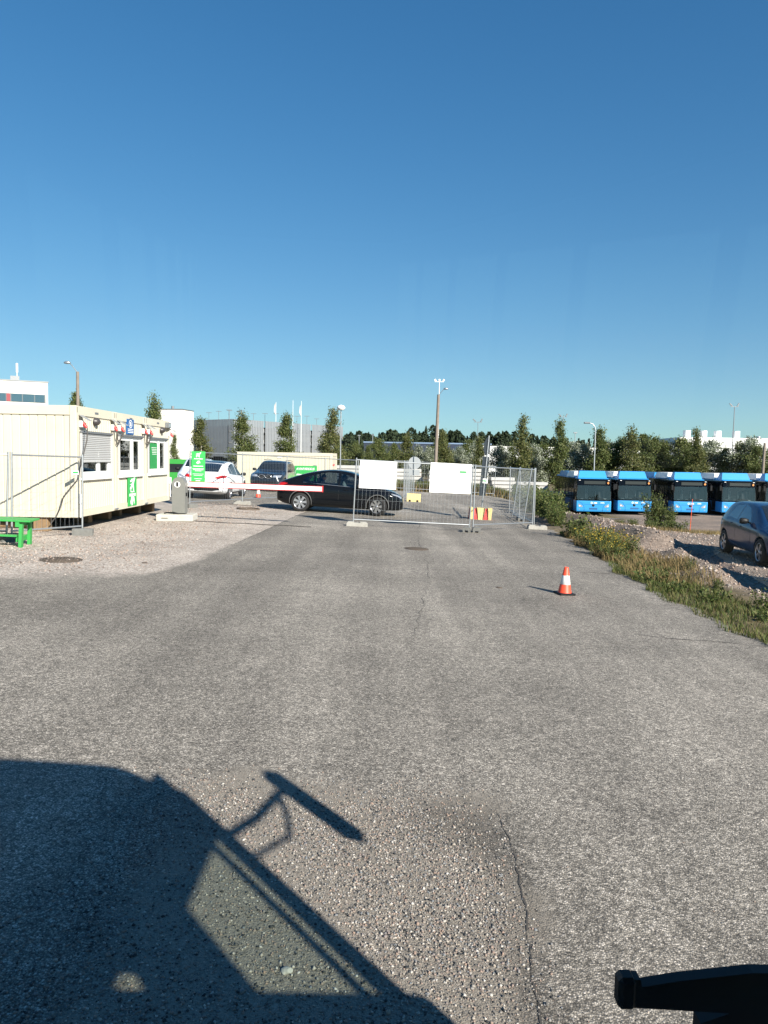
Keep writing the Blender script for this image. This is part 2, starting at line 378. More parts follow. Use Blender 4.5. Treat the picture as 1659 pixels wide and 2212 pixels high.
ux = axis([(-60, -20, 5), (-20, -8, 0.8), (-8, -3.9, 0.2), (-3.9, -2.6, 0.07), (-2.6, 2.4, 0.14)])
ys = axis([(-20, 1.4, 1.2), (1.4, 7, 0.12), (7, 31, 0.2), (31, 52, 0.8)])
nr = 18
rows = []
for y in ys:
    r = float(road_right(y)) + random.uniform(-0.05, 0.05); r = max(r, 3.2)
    rows.append(np.concatenate([ux, np.linspace(2.4, r, nr)[1:]]))
X = np.array(rows); Y = np.repeat(ys[:, None], X.shape[1], 1)
sink = ss(0.62, 0.98, 1 - np.hypot((X + 0.15) / 1.5, (Y - 3.3) / 1.9)) * 0  # the broken patch stays level
Z = gz(X, Y) + 0.004
# raised rim of the newer asphalt course along its left seam
idx = np.arange(X.size).reshape(X.shape)
F = np.stack([idx[:-1, :-1], idx[:-1, 1:], idx[1:, 1:], idx[1:, :-1]], -1).reshape(-1, 4)
am = rawmesh('asphalt_road', np.stack([X, Y, Z], -1).reshape(-1, 3), F, ASPH, True)
edge = np.interp(Y, [11.8, 15.2, 26.6, 30], [-2.9, -3.5, -3.0, -2.9]); front = np.interp(X, [-14, -8, -5.7, -3.9, -3.4], [10.6, 10.8, 11.2, 12.2, 14.2])
soft = np.interp(Y, [12, 16, 19], [1.8, 0.6, 0.08])
gmask = np.clip((edge - X) / soft + 0.5, 0, 1) * ss(-1.6, 1.6, Y - front) * (1 - ss(28.0, 29.6, Y))
gmask = np.maximum(gmask, 0.42 * np.exp(-((X + 5.5) / 1.6) ** 2 - ((Y - 6.5) / 1.4) ** 2))
dmask = ss(-1.5, -0.95, X) * (1 - ss(0.55, 0.95, X + 0.12 * np.sin(Y * 5))) * (1 - ss(4.45, 5.05, Y + 0.14 * np.sin(3.1 * X + 1) + 0.07 * np.sin(9 * X))) * 0.95
dmask = np.maximum(dmask, 0.7 * np.clip(1 - (road_right(Y) - X) / 0.35, 0, 1))
stain = 0.9 * np.exp(-((X - 0.42) / 0.42) ** 2 - ((Y - 4.3) / 0.38) ** 2) + 0.7 * np.exp(-((X - 0.66 - 0.05 * np.sin(4 * Y)) / 0.13) ** 2) * (1 - ss(3.9, 4.6, Y)) + 0.45 * np.exp(-((X + 4.2) / 2.2) ** 2 - ((Y - 9.3) / 1.1) ** 2)
for nm, v in (('gravel', gmask), ('dust', dmask), ('stain', np.clip(stain, 0, 1))):
    a = am.attributes.new(nm, 'FLOAT', 'POINT'); a.data.foreach_set('value', v.ravel().astype(np.float32))
road = link('asphalt_road', am); tag(road, kind='structure')

# cracks and paving seams lie in the road
CRACK = mat('crack_filled_with_dark_dirt', (0.055, 0.05, 0.045), 0.95, 0, 0.5, 20)
def crack(pts, wd, seed, step=0.09, jit=0.025):
    r = random.Random(seed); V = []; Fq = []
    P = []
    for (ax, ay), (bx, by) in zip(pts[:-1], pts[1:]):
        k = max(2, int(math.hypot(bx - ax, by - ay) / step))
        P += [(ax + (bx - ax) * i / k, ay + (by - ay) * i / k) for i in range(k)]
    P.append(pts[-1]); n = len(P)
    ox = 0
    for i, (x, y) in enumerate(P):
        a, b = P[max(0, i - 1)], P[min(n - 1, i + 1)]; d = Vector((b[0] - a[0], b[1] - a[1])).normalized(); q = Vector((-d.y, d.x))
        ox = ox * 0.7 + r.uniform(-jit, jit); h = wd * r.choice([0.25, 0.5, 1, 1, 1.4]) * min(1, 0.3 + 3 * min(i, n - 1 - i) / n)
        for s in (-1, 1):
            xx, yy = x + q.x * (ox + s * h), y + q.y * (ox + s * h); V.append((xx, yy, G(xx, yy) + 0.0075))
    Fq = [(2 * i, 2 * i + 1, 2 * i + 3, 2 * i + 2) for i in range(n - 1)]
    o = link('crack', rawmesh('crack', V, Fq, CRACK), road); return o
crack([(1.0, 21.2), (0.9, 19), (0.92, 17.9)], 0.007, 1)
crack([(0.95, 17.6), (0.92, 15.5), (0.80, 13), (0.62, 11.2), (0.45, 9.6), (0.3, 8.2)], 0.004, 2)
crack([(2.0, 29.5), (1.35, 26.5), (1.1, 23.5), (1.0, 21.5)], 0.007, 3)
crack([(2.6, 32.5), (2.1, 36), (1.0, 42)], 0.008, 4)
crack([(3.35, 9.75), (3.9, 9.6), (4.5, 9.6), (5.1, 9.45)], 0.012, 5)
crack([(3.6, 15.6), (4.3, 15.5), (5.2, 15.45)], 0.014, 6)
crack([(-3.5, 15.3), (-3.3, 19), (-3.0, 26.6), (-2.8, 28)], 0.009, 7, jit=0.012)
crack([(0.74, 4.5), (0.76, 4.0), (0.72, 3.4), (0.66, 2.9), (0.62, 2.2)], 0.004, 8, 0.03, 0.007)
crack([(3.2, 19.5), (4.2, 19.0), (5.3, 19.1)], 0.010, 9)
# iron covers
IRON = mat('rusty_cast_iron', (0.11, 0.085, 0.065), 0.75, 0.3, 0.3, 15, 0.5, 60)
def cover(x, y, r, label, rim=0.006):
    t = settle(thing('manhole_cover', label, 'manhole cover', group='iron covers in the yard'), x, y, 0.3, 0.006)
    MB().lathe([(r, 0), (r, rim), (r * 0.9, rim), (r * 0.9, 0.001)], 32).build('rim', IRON, t)
    b = MB(); b.lathe([(0.0005, 0.003), (r * 0.88, 0.003), (r * 0.88, 0)], 32)
    for i in range(-5, 6):
        for j in range(-5, 6):
            if math.hypot(i, j) * 0.15 * r < r * 0.8: b.box((i * 0.15 * r, j * 0.15 * r, 0.005), (0.08 * r, 0.08 * r, 0.004))
    b.build('lid', IRON, t)
cover(0.81, 17.96, 0.30, 'round iron manhole cover in the asphalt before the mesh fence')
cover(-5.78, 13.2, 0.36, 'round iron manhole cover in the pink gravel near the green table')
cover(-5.0, 27.2, 0.42, 'rusty raised iron manhole cover on the gravel behind the barrier arm', 0.05)
b = MB(); b.lathe([(0.06, 0), (0.05, 0.012), (0.0005, 0.014)], 16)
for i, (x, y, l) in enumerate([(2.05, 12.9, 'small round valve cap in the asphalt left of the traffic cone'), (-4.35, 13.4, 'small dark valve cap in the gravel right of the manhole')]):
    settle(tag(b.build('valve_cap', IRON), l, 'valve cap', 'small valve caps'), x, y, 0, 0.004)

# loose stones
PEB = islandmat('mixed_granite_gravel', [(0.02, 0.024, 0.028), (0.075, 0.075, 0.075), (0.20, 0.185, 0.165), (0.28, 0.20, 0.16), (0.15, 0.165, 0.18), (0.32, 0.28, 0.235), (0.46, 0.44, 0.41)], 0.85)
PINK = islandmat('pink_crushed_granite', [(0.12, 0.09, 0.075), (0.26, 0.19, 0.15), (0.38, 0.29, 0.235), (0.22, 0.20, 0.185), (0.40, 0.33, 0.285), (0.46, 0.41, 0.365)], 0.9)
OCT = np.array([(1, 0, 0), (0, 1, 0), (-1, 0, 0), (0, -1, 0), (0, 0, 1), (0, 0, -1)], float)
OCF = np.array([(0, 1, 4), (1, 2, 4), (2, 3, 4), (3, 0, 4), (1, 0, 5), (2, 1, 5), (3, 2, 5), (0, 3, 5)])
def pebbles(name, x, y, z, r, m, label, parent=None):
    n = len(x); V = OCT[None] * (1 + rng.uniform(-0.35, 0.35, (n, 6, 1))) + rng.uniform(-0.15, 0.15, (n, 6, 3))
    V *= (r[:, None] * rng.uniform(0.65, 1.25, (n, 3)))[:, None, :] * np.array([1, 1, 0.7])
    a = rng.uniform(0, 6.28, n); c, s = np.cos(a)[:, None], np.sin(a)[:, None]
    V = np.stack([V[..., 0] * c - V[..., 1] * s, V[..., 0] * s + V[..., 1] * c, V[..., 2]], -1)
    V += np.stack([x, y, z + r * 0.25], -1)[:, None, :]
    Fp = (OCF[None] + (np.arange(n) * 6)[:, None, None]).reshape(-1, 3)
    o = link(name, rawmesh(name, V.reshape(-1, 3), Fp, m), parent)
    if parent is None: tag(o, label, 'gravel', kind='stuff')
    else: o['kind'] = 'stuff'
    return o
n = 150000; x = rng.uniform(-2.2, 0.85, n); y = rng.uniform(2.2, 5.1, n)
dens = ss(-2.0, -0.6, x) * (1 - ss(0.5, 0.85, x)) * (1 - ss(4.3, 5.0, y)) * (0.45 + 0.55 * ss(-0.4, 0.6, np.sin(x * 4.1 + 1) + np.cos(y * 3.3 + x * 2)))
keep = rng.random(n) < dens; x, y = x[keep], y[keep]
r = 0.0021 + 0.0075 * rng.random(len(x)) ** 3.5 + 0.006 * (rng.random(len(x)) < 0.006)
pebbles('loose_gravel', x, y, gz(x, y) + 0.004, r, PEB, 'loose mixed gravel on the worn patch in the foreground')
n = 5000; x = rng.uniform(-6, 6, n); y = 2.4 + 11 * rng.random(n) ** 1.4; k = (x < road_right(y)); x, y = x[k], y[k]
pebbles('road_grit', x, y, gz(x, y) + 0.004, 0.002 + 0.005 * rng.random(len(x)) ** 3, PEB, 'scattered grit lying on the asphalt')
n = 34000; x = rng.uniform(-12, -2.8, n); y = 10.5 + 19 * rng.random(n) ** 1.3
ed = np.interp(y, [11.8, 15.2, 26.6, 30], [-3.2, -3.7, -3.2, -3.1]); fr = np.interp(x, [-14, -8, -5.7, -3.9, -3.4], [10.6, 10.8, 11.2, 12.2, 14.2])
pk = ss(-0.2, 2.5, y - fr) * ss(0, 1.8, ed - x); k = (rng.random(n) < pk) & ((x > -7.2) | (y < 17.3)); x, y = x[k], y[k]
pebbles('yard_gravel', x, y, gz(x, y) + 0.004, 0.007 + 0.02 * rng.random(len(x)) ** 3, PINK, 'pinkish crushed gravel around the site cabins')
n = 32000; x = rng.uniform(5.6, 14, n); y = 10 + 26 * rng.random(n) ** 1.2; d = x - road_right(y)
pk = ss(0.9, 1.8, d + 0.5 * np.sin(y * 1.3)) * (0.5 + 0.5 * np.exp(-((x - 7.8) / 0.9) ** 2)); k = rng.random(n) < pk; x, y = x[k], y[k]
pebbles('verge_gravel', x, y, gz(x, y) + mound(x, y), 0.010 + 0.04 * rng.random(len(x)) ** 4, PINK, 'pale stony gravel heaped along the verge and lot on the right')
b = MB()
bm = bmesh.new(); bmesh.ops.create_icosphere(bm, subdivisions=2, radius=0.02)
for v in bm.verts: v.co = Vector((v.co.x * 1.3, v.co.y, v.co.z * 0.7)) * random.uniform(0.85, 1.15)
me = bpy.data.meshes.new('stone'); bm.to_mesh(me); bm.free(); me.materials.append(mat('pale_stone', (0.36, 0.35, 0.32), 0.9, 0, 0.2, 30, 0.3))
o = link('stone', me, None, (-0.37, 2.93, G(-0.37, 2.93) + 0.01)); tag(o, 'pale lone stone lying in the bus shadow', 'stone')
# ---------------------------------------------------------------- site cabins
def corr(u0, u1, z0, z1, pitch=0.125, depth=0.035, flat=0.62):
    """vertical ribbed sheet in the (u, z) plane; depth along w, ribs sunk"""
    P = []; u = u0; s = pitch * flat; g = pitch * (1 - flat)
    while u < u1 - 1e-4:
        a = min(u + s, u1); P += [(u, 0), (a, 0)]
        if a + g * .25 < u1: P += [(a + g * .25, -depth)]
        if a + g * .75 < u1: P += [(a + g * .75, -depth)]
        u = a + g
    if P[-1][0] < u1 - 1e-4: P.append((u1, 0))
    return P, z0, z1
def corr_mesh(cp, plane):
    P, z0, z1 = cp; V = []
    for u, w_ in P:
        for z in (z0, z1): V.append(plane(u, w_, z))
    return MB().add(V, [(2 * i, 2 * i + 2, 2 * i + 3, 2 * i + 1) for i in range(len(P) - 1)])
CX0, CX1 = -13.15, -7.10   # cabins run along x, their ends face +x
CZ0, CZ1 = 0.66, 3.25
CW = 2.466
SLAT = mat('grey_roller_shutter', (0.46, 0.46, 0.45), 0.5, 0.1, 0.05, 5)
PVC = mat('white_window_frame', (0.80, 0.80, 0.78), 0.35, 0, 0.03, 5)
ROOMGLASS = glassmat('cabin_window_glass', (0.62, 0.66, 0.66), 0.14)
ROOM = mat('dim_room_lining', (0.10, 0.10, 0.09), 0.9, 0, 0.2, 2)
CURTAIN = mat('pale_blind', (0.55, 0.54, 0.50), 0.8, 0, 0.15, 12)
GREYBOX = mat('white_junction_box', (0.70, 0.70, 0.68), 0.5, 0, 0.05, 5)
LAMPDARK = mat('dark_bulkhead_lamp', (0.05, 0.045, 0.045), 0.4, 0, 0.2, 10)
def cabin(y0, label, shutter, near, far):
    y1 = y0 + CW - 0.012
    t = thing('site_cabin', label, 'cabin', (CX1, (y0 + y1) / 2, CZ0), 0, 'site cabins in a row')
    hw = (y1 - y0) / 2; L = CX1 - CX0; Hh = CZ1 - CZ0
    # frame: corner posts and rails
    for px in (-L, -0.16):
        for py in (-hw, hw - 0.16): MB().box2((px, py, 0), (px + 0.16, py + 0.16, Hh), 0.012).build('corner_post', CREAM, t)
    for z0_, z1_, nm in ((0, 0.16, 'floor_rail'), (Hh - 0.22, Hh, 'roof_rail')):
        b = MB()
        b.box2((-L + 0.16, -hw + .003, z0_ + .003), (-0.16, -hw + 0.12, z1_ - .003)); b.box2((-L + 0.16, hw - 0.12, z0_ + .003), (-0.16, hw - .003, z1_ - .003))
        b.box2((-0.12, -hw + 0.16, z0_ + .003), (-0.003, hw - 0.16, z1_ - .003)); b.box2((-L + .003, -hw + 0.16, z0_ + .003), (-L + 0.12, hw - 0.16, z1_ - .003))
        b.build(nm, CREAM, t)
    MB().box2((-L + 0.1, -hw + 0.1, Hh - 0.10), (-0.1, hw - 0.1, Hh - 0.04)).build('roof', mat('grey_cabin_roof', (0.35, 0.35, 0.33), 0.7), t)
    MB().box2((-L + 0.1, -hw + 0.1, 0.04), (-0.1, hw - 0.1, 0.10)).build('floor', BLACK, t)
    # end wall around the window, ribbed
    wy0, wy1, wz0, wz1 = -hw + 0.30, hw - 0.30, 0.93, 1.99
    pe = lambda u, w_, z: (-0.028 + w_, u, z)
    b = MB()
    for cp in (corr(-hw + 0.16, hw - 0.16, 0.16, wz0), corr(-hw + 0.16, hw - 0.16, wz1, Hh - 0.22)):
        q = corr_mesh(cp, pe); b.add(q.v, q.f)
    for cp in (corr(-hw + 0.16, wy0, wz0, wz1), corr(wy1, hw - 0.16, wz0, wz1)):
        q = corr_mesh(cp, pe); b.add(q.v, q.f)
    b.build('end_wall', CREAM, t)
    if near: corr_mesh(corr(-L + 0.16, -0.16, 0.16, Hh - 0.22, 0.20, 0.018, 0.80), lambda u, w_, z: (u, -hw + 0.03 - w_, z)).build('side_wall', CREAM, t)
    else: MB().box2((-L + 0.16, -hw + 0.03, 0.16), (-0.16, -hw + 0.05, Hh - 0.22)).build('side_wall', CREAM, t)
    if far: corr_mesh(corr(-L + 0.16, -0.16, 0.16, Hh - 0.22, 0.20, 0.018, 0.80), lambda u, w_, z: (u, hw - 0.03 + w_, z)).build('side_wall', CREAM, t)
    MB().box2((-1.6, -hw + 0.14, 0.12), (-1.55, hw - 0.14, Hh - 0.24)).build('inner_wall', ROOM, t)
    # window: frame, sashes, sill
    wn = MB(); f = 0.075; ym = wy0 + (wy1 - wy0) * 0.60
    for (a, c, d, e_) in ((wy0, wz0, wy1, wz0 + f), (wy0, wz1 - f, wy1, wz1), (wy0, wz0 + f, wy0 + f, wz1 - f), (wy1 - f, wz0 + f, wy1, wz1 - f), (ym - 0.06, wz0 + f, ym + 0.06, wz1 - f)):
        wn.box2((-0.09, a, c), (-0.035, d, e_), 0.006)
    wo = wn.build('window', PVC, t)
    for a, d in ((wy0 + f, ym - 0.06), (ym + 0.06, wy1 - f)):
        b = MB(); s_ = 0.05
        b.box2((-0.085, a, wz0 + f), (-0.045, a + s_, wz1 - f)); b.box2((-0.085, d - s_, wz0 + f), (-0.045, d, wz1 - f))
        b.box2((-0.083, a + s_, wz0 + f), (-0.047, d - s_, wz0 + f + s_)); b.box2((-0.083, a + s_, wz1 - f - s_), (-0.047, d - s_, wz1 - f))
        b.build('sash', PVC, wo)
        MB().box2((-0.068, a + s_, wz0 + f + s_), (-0.062, d - s_, wz1 - f - s_)).build('pane', ROOMGLASS, wo)
    MB().box2((-0.08, wy0 - 0.04, wz0 - 0.075), (0.05, wy1 + 0.04, wz0 - 0.005), 0.01).build('sill', PVC, wo)
    MB().tube([(-0.04, ym - 0.085, 1.40), (-0.015, ym - 0.085, 1.40), (-0.015, ym - 0.085, 1.52)], 0.012).build('handle', WHITE, wo)
    MB().box2((-0.20, ym + 0.07, wz0 + .1), (-0.18, ym + 0.30, wz1 - .1)).build('blind', CURTAIN, wo)
    # roller shutter with its guides
    b = MB(); b.box2((-0.02, wy0 - 0.06, wz1 - 0.02), (0.035, wy1 + 0.06, wz1 + 0.035), 0.005); so_ = b.build('shutter_box', DSTEEL, t)
    b = MB()
    for a in (wy0 - 0.045, wy1 + 0.0): MB().box2((-0.026, a, wz0), (0.02, a + 0.045, wz1 - 0.02)).build('shutter_guide', SLAT, t)
    if shutter:
        z = wz1 - 0.02; zz = wz1 - 0.66
        k = 0
        while z > zz:
            pr = [(-0.024, z), (-0.006, z - 0.006), (0.0, z - 0.022), (-0.006, z - 0.038), (-0.024, z - 0.043)]
            MB().prism(pr, 1, wy0, wy1).build('slat', SLAT, so_); z -= 0.045; k += 1
        MB().box2((-0.028, wy0, zz - 0.05), (0.008, wy1, zz - 0.005), 0.006).build('bottom_bar', SLAT, so_)
    # forklift slots and numbers plate, lamp
    MB().box2((-0.002, -hw + 0.04, Hh - 0.16), (0.004, -hw + 0.06, Hh - 0.03)).build('slot', BLACK, t); MB().box2((-0.002, hw - 0.06, Hh - 0.16), (0.004, hw - 0.04, Hh - 0.03)).build('slot', BLACK, t)
    MB().box2((-0.003, -0.12, Hh - 0.14), (0.003, 0.10, Hh - 0.09)).build('number_plate', DSTEEL, t)
    return t
LABS = ['cream site cabin nearest the camera, its window half covered by a roller shutter',
        'middle cream site cabin with a clear window above the green sign',
        'farthest cream site cabin with a green poster in its window']
CY0 = 17.1
cabs = [cabin(CY0 + i * CW, LABS[i], i == 0, i == 0, i == 2) for i in range(3)]
# red plugs under their tin hoods, cables and bulkhead lamps belong to the cabins
PLUGY = [(0, -0.98), (0, 1.02), (1, -0.95), (1, 1.0), (2, -1.0), (2, 1.12)]
CABLE = mat('dark_grey_cable', (0.06, 0.055, 0.05), 0.6, 0, 0.2, 10)
HOOD = mat('grey_tin_hood', (0.40, 0.40, 0.38), 0.45, 0.4, 0.1, 10)
for ci, py in PLUGY:
    t = cabs[ci]; z = 2.17
    h = MB().add([(0.0, py - 0.12, z + 0.22), (0.0, py + 0.12, z + 0.22), (0.22, py + 0.12, z + 0.09), (0.22, py - 0.12, z + 0.09), (0.0, py - 0.12, z + 0.21), (0.0, py + 0.12, z + 0.21), (0.22, py + 0.12, z + 0.08), (0.22, py - 0.12, z + 0.08)],
                 [(0, 1, 2, 3), (4, 7, 6, 5), (0, 4, 5, 1), (3, 2, 6, 7), (0, 3, 7, 4), (1, 5, 6, 2)]).build('socket_hood', HOOD, t)
    s_ = MB().box2((-0.02, py - 0.06, z - 0.07), (0.06, py + 0.06, z + 0.08), 0.01).build('socket', WHITE, t)
    MB().cyl((0.05, py, z + 0.03), (0.14, py, z - 0.08), 0.042, 0.032, 12).cyl((0.08, py, z - 0.005), (0.09, py, z - 0.015), 0.052, None, 12).build('plug', RED, s_)
for a, c in (((0, 1.02), (1, -0.95)), ((1, 1.0), (2, -1.0))):
    t = cabs[a[0]]; y0 = a[1]; y1 = c[1] + CW
    for sag, off in ((0.24, 0.0), (0.36, 0.03)):
        pts = [(0.15 - 0.08 * math.sin(math.pi * k / 14) - off, y0 + (y1 - y0) * k / 14, 2.08 - sag * math.sin(math.pi * k / 14)) for k in range(15)]
        MB().tube(pts, 0.013, 6).build('cable', CABLE, t)
t = cabs[0]
pts = [(0.16, -0.98, 2.08), (0.15, -1.0, 1.8), (0.10, -1.10, 1.45), (0.06, -1.20, 1.15), (0.05, -1.29, 0.9), (-0.10, -1.30, 0.72), (-0.28, -1.30, 0.5), (-0.36, -1.29, 0.25), (-0.45, -1.29, 0.05), (-0.6, -1.27, -0.14)]
MB().tube(pts, 0.015, 6).build('cable', CABLE, t)
MB().box2((0.0, -1.16, 0.32), (0.07, -1.08, 0.55), 0.008).cyl((0.035, -1.12, 0.32), (0.035, -1.12, 0.0), 0.022, None, 8).build('junction_box', GREYBOX, t)
MB().box2((0.0, 1.12, 0.55), (0.07, 1.2, 0.76), 0.008).cyl((0.035, 1.16, 0.55), (0.035, 1.16, 0.12), 0.018, None, 8).build('junction_box', GREYBOX, cabs[2])
for ci, py in ((0, -0.1), (2, 0.35)):
    b = MB(); b.lathe([(0.0005, 0.12), (0.06, 0.11), (0.11, 0.07), (0.13, 0.0)], 18)
    m = Matrix.Rotation(R(90), 4, 'Y') @ Matrix.Diagonal((0.75, 1, 1, 1))
    b.v = [tuple(m @ Vector(v)) for v in b.v]
    o = b.build('bulkhead_lamp', LAMPDARK, cabs[ci], (0.0, py, 2.27))
b = MB(); b.box2((0, 0.72, 2.36), (0.12, 1.0, 2.53), 0.01); fl = b.build('floodlight', DSTEEL, cabs[2])
MB().box2((0.121, 0.78, 2.39), (0.126, 0.94, 2.50)).build('lens', LAMPGLASS, fl)
MB().box2((0.02, 1.08, 2.30), (0.14, 1.16, 2.36), 0.01).cyl((0.14, 1.12, 2.33), (0.20, 1.12, 2.31), 0.025, None, 10).build('security_camera', GREYBOX, cabs[2])
MB().box2((-0.075, -0.62, 1.06), (-0.055, 0.10, 1.84)).build('window_poster', mat('green_poster_film', (0.02, 0.24, 0.06), 0.6), cabs[2])
b = MB()
for k in range(5): b.box2((-0.055, -0.5 + 0.02 * k, 1.70 - 0.05 * k), (-0.053, 0.0, 1.715 - 0.05 * k))
b.build('poster_lines', WHITE, cabs[2])
# what stands below the cabins
def clamp_pair(ci):
    b = MB(); b.box2((0.0, CW / 2 - 0.10, 0.03), (0.04, CW / 2 + 0.08, 0.07), 0.008); b.cyl((0.03, CW / 2 - 0.12, 0.05), (0.03, CW / 2 + 0.10, 0.05), 0.018); b.build('clamp', STEEL, cabs[ci])
clamp_pair(0); clamp_pair(1)
for i, (x, y, wx, wy, lab) in enumerate([(-7.75, 24.05, 0.5, 0.22, 'timber block under the far corner of the farthest cabin'), (-7.9, 23.0, 0.6, 0.2, 'timber block under the farthest cabin, second from its far corner'), (-8.0, 21.9, 0.4, 0.2, 'timber block under the seam of the far cabins'), (-7.9, 20.7, 0.45, 0.22, 'timber block under the middle cabin'), (-7.95, 19.5, 0.4, 0.25, 'timber block under the seam nearest the camera'),
        (-8.0, 17.3, 0.34, 0.24, 'pale sawn timber block under the near cabin corner'), (-9.4, 17.35, 0.5, 0.22, 'broad timber block under the near cabin side'), (-10.9, 17.4, 0.5, 0.22, 'timber block under the near cabin at the left edge')]):
    b = MB(); g = G(x, y); b.box((0, 0, (CZ0 - g) / 2), (wx, wy, CZ0 - g - 0.006), None, 0.012)
    o = b.build('timber_block', WOOD); o.location = (x, y, g); tag(o, lab, 'timber block', 'blocks under the cabins')
r_ = random.Random(3)
for k in range(9):
    x = -8.4 - k * 0.33 + r_.uniform(-.1, .1); y = 17.5 + r_.uniform(-.15, .25); b = MB(); L_ = r_.uniform(0.3, 0.5)
    b.cyl((-L_ / 2, 0, 0.07), (L_ / 2, r_.uniform(-.1, .1), 0.08), r_.uniform(0.055, 0.08), None, 9)
    o = b.build('log', WOOD); o.location = (x, y, G(x, y)); o.rotation_euler = (0, 0, r_.uniform(-.5, .5)); tag(o, 'split firewood log lying under the near side of the cabin', 'log', 'logs under the near cabin')
# signs on the cabins
def plane_icon(s):
    return [[(-.5, -.05), (-.1, .02), (.28, .42), (.44, .50), (.46, .38), (.16, -.02), (.22, -.42), (.12, -.46), (-.02, -.14), (-.26, -.30), (-.28, -.44), (-.36, -.44), (-.36, -.30), (-.48, -.24), (-.36, -.18), (-.16, -.08)],
            [(-.46, .14), (-.08, .30), (.06, .22), (-.30, .08)]]
def icon(polys, sx, cy, cz, m, parent, x, name, flip=1, axis=0):
    b = MB()
    for p in polys:
        q = [(cy + flip * u * sx, cz + v * sx) for u, v in p]; b.prism(q, axis, x, x + 0.003)
    return b.build(name, m, parent)
ty = CY0 + CW * 1.5
t = thing('wall_sign', 'green upright sign with a white aeroplane below the middle cabin window', 'sign', (CX1 + 0.002, ty + 0.02, CZ0 + 0.05))
MB().box2((0, -0.36, 0), (0.012, 0.36, 0.80)).build('board', GREEN, t)
icon(plane_icon(1), 0.50, 0.02, 0.62, WHITE, t, 0.0125, 'aeroplane_symbol')
text('lentoparkki', 0.07, WHITE, t, (0.0135, 0, 0.40), (R(90), 0, R(90)))
text('AVIAPARKKI', 0.115, WHITE, t, (0.0135, 0, 0.30), (R(90), 0, R(90)), bold=0.003, wide=0.82)
CARI = [[(-.5, -.3), (-.52, 0), (-.38, .1), (-.22, .42), (.30, .5), (.48, .16), (.5, -.2), (.40, -.34), (.36, -.1), (.22, .0), (.08, -.12), (.06, -.3), (-.22, -.44), (-.26, -.22), (-.4, -.16), (-.46, -.3)]]
icon(CARI, 0.32, 0, 0.14, WHITE, t, 0.0125, 'car_symbol')
t = thing('wall_sign', 'blue camera surveillance sign with white ring above the middle window', 'sign', (CX1 + 0.004, ty - 0.10, CZ0 + 2.0))
MB().box2((-0.02, -0.27, 0.04), (0.012, 0.27, 0.46)).build('board', BLUESIGN, t)
b = MB(); ring = [(0.14 * math.cos(a), 0.11 * math.sin(a)) for a in np.linspace(0, 2 * math.pi, 25)[:-1]]
V = []
for u, v in ring: V += [(0.0135, u, 0.33 + v), (0.0135, u * 0.8, 0.33 + v * 0.8)]
b.add(V, [(2 * i, 2 * i + 1, (2 * i + 3) % 48, (2 * i + 2) % 48) for i in range(24)]); b.build('ring', WHITE, t)
MB().prism([(-.06, .27), (.05, .27), (.05, .33), (.02, .38), (-.06, .38), (-.06, .34), (-.02, .33)], 0, 0.0125, 0.0145).build('camera_symbol', WHITE, t)
b = MB()
for k in range(3): b.box2((0.0125, -0.22, 0.085 + 0.045 * k), (0.0145, 0.22, 0.105 + 0.045 * k))
b.build('print_lines', WHITE, t)
# office container further back
t = thing('office_container', 'cream office container standing alone behind the parked cars', 'container', (-9.35, 47.0, -0.16), R(-3))
MB().box2((0, 0, 0), (6.06, 2.44, 0.16)).box2((0, 0, 2.40), (6.06, 2.44, 2.60)).build('rails', CREAM, t)
for x in (0, 5.90):
    for y in (0, 2.28): MB().box2((x - .003, y - .003, 0), (x + 0.163, y + 0.163, 2.6)).build('corner_post', CREAM, t)
corr_mesh(corr(0.16, 5.9, 0.16, 2.40, 0.20, 0.02, 0.8), lambda u, w_, z: (u, 0.03 - w_, z)).build('side_wall', CREAM, t)
MB().box2((6.0, 0.16, 0.16), (6.03, 2.28, 2.40)).build('end_wall', CREAM, t)
MB().box2((0.05, 0.05, 2.5), (6.0, 2.39, 2.58)).build('roof', CREAM, t)
MB().box2((2.55, -0.01, 2.24), (2.85, 0.03, 2.32), 0.02).build('lamp', WHITE, t)
for x in (2.55, 4.85):
    b = MB(); b.box2((x, -0.004, 1.72), (x + 0.22, 0.03, 1.82)); b.build('vent', DSTEEL, t)
MB().cyl((6.07, 0.25, 1.9), (6.14, 0.25, 1.82), 0.07, None, 10).build('plug', RED, t)
t2 = thing('wall_sign', 'wide green sign lettered AVIAPARKKI on the lone container', 'sign', (-9.35 + 3.66, 46.80, -0.16), R(-3))
MB().box2((0, -0.012, 0.75), (1.42, 0.004, 1.78)).build('board', GREEN, t2)
text('AVIAPARKKI.fi', 0.215, WHITE, t2, (0.70, -0.014, 1.58), (R(90), 0, 0), bold=0.004, wide=0.86)
icon([[(-.5, .06), (0, .02), (.5, .16), (.5, .1), (0, -.06), (-.5, -.02)]], 1.0, 0.62, 1.22, WHITE, t2, -0.0145, 'swoosh', axis=1)

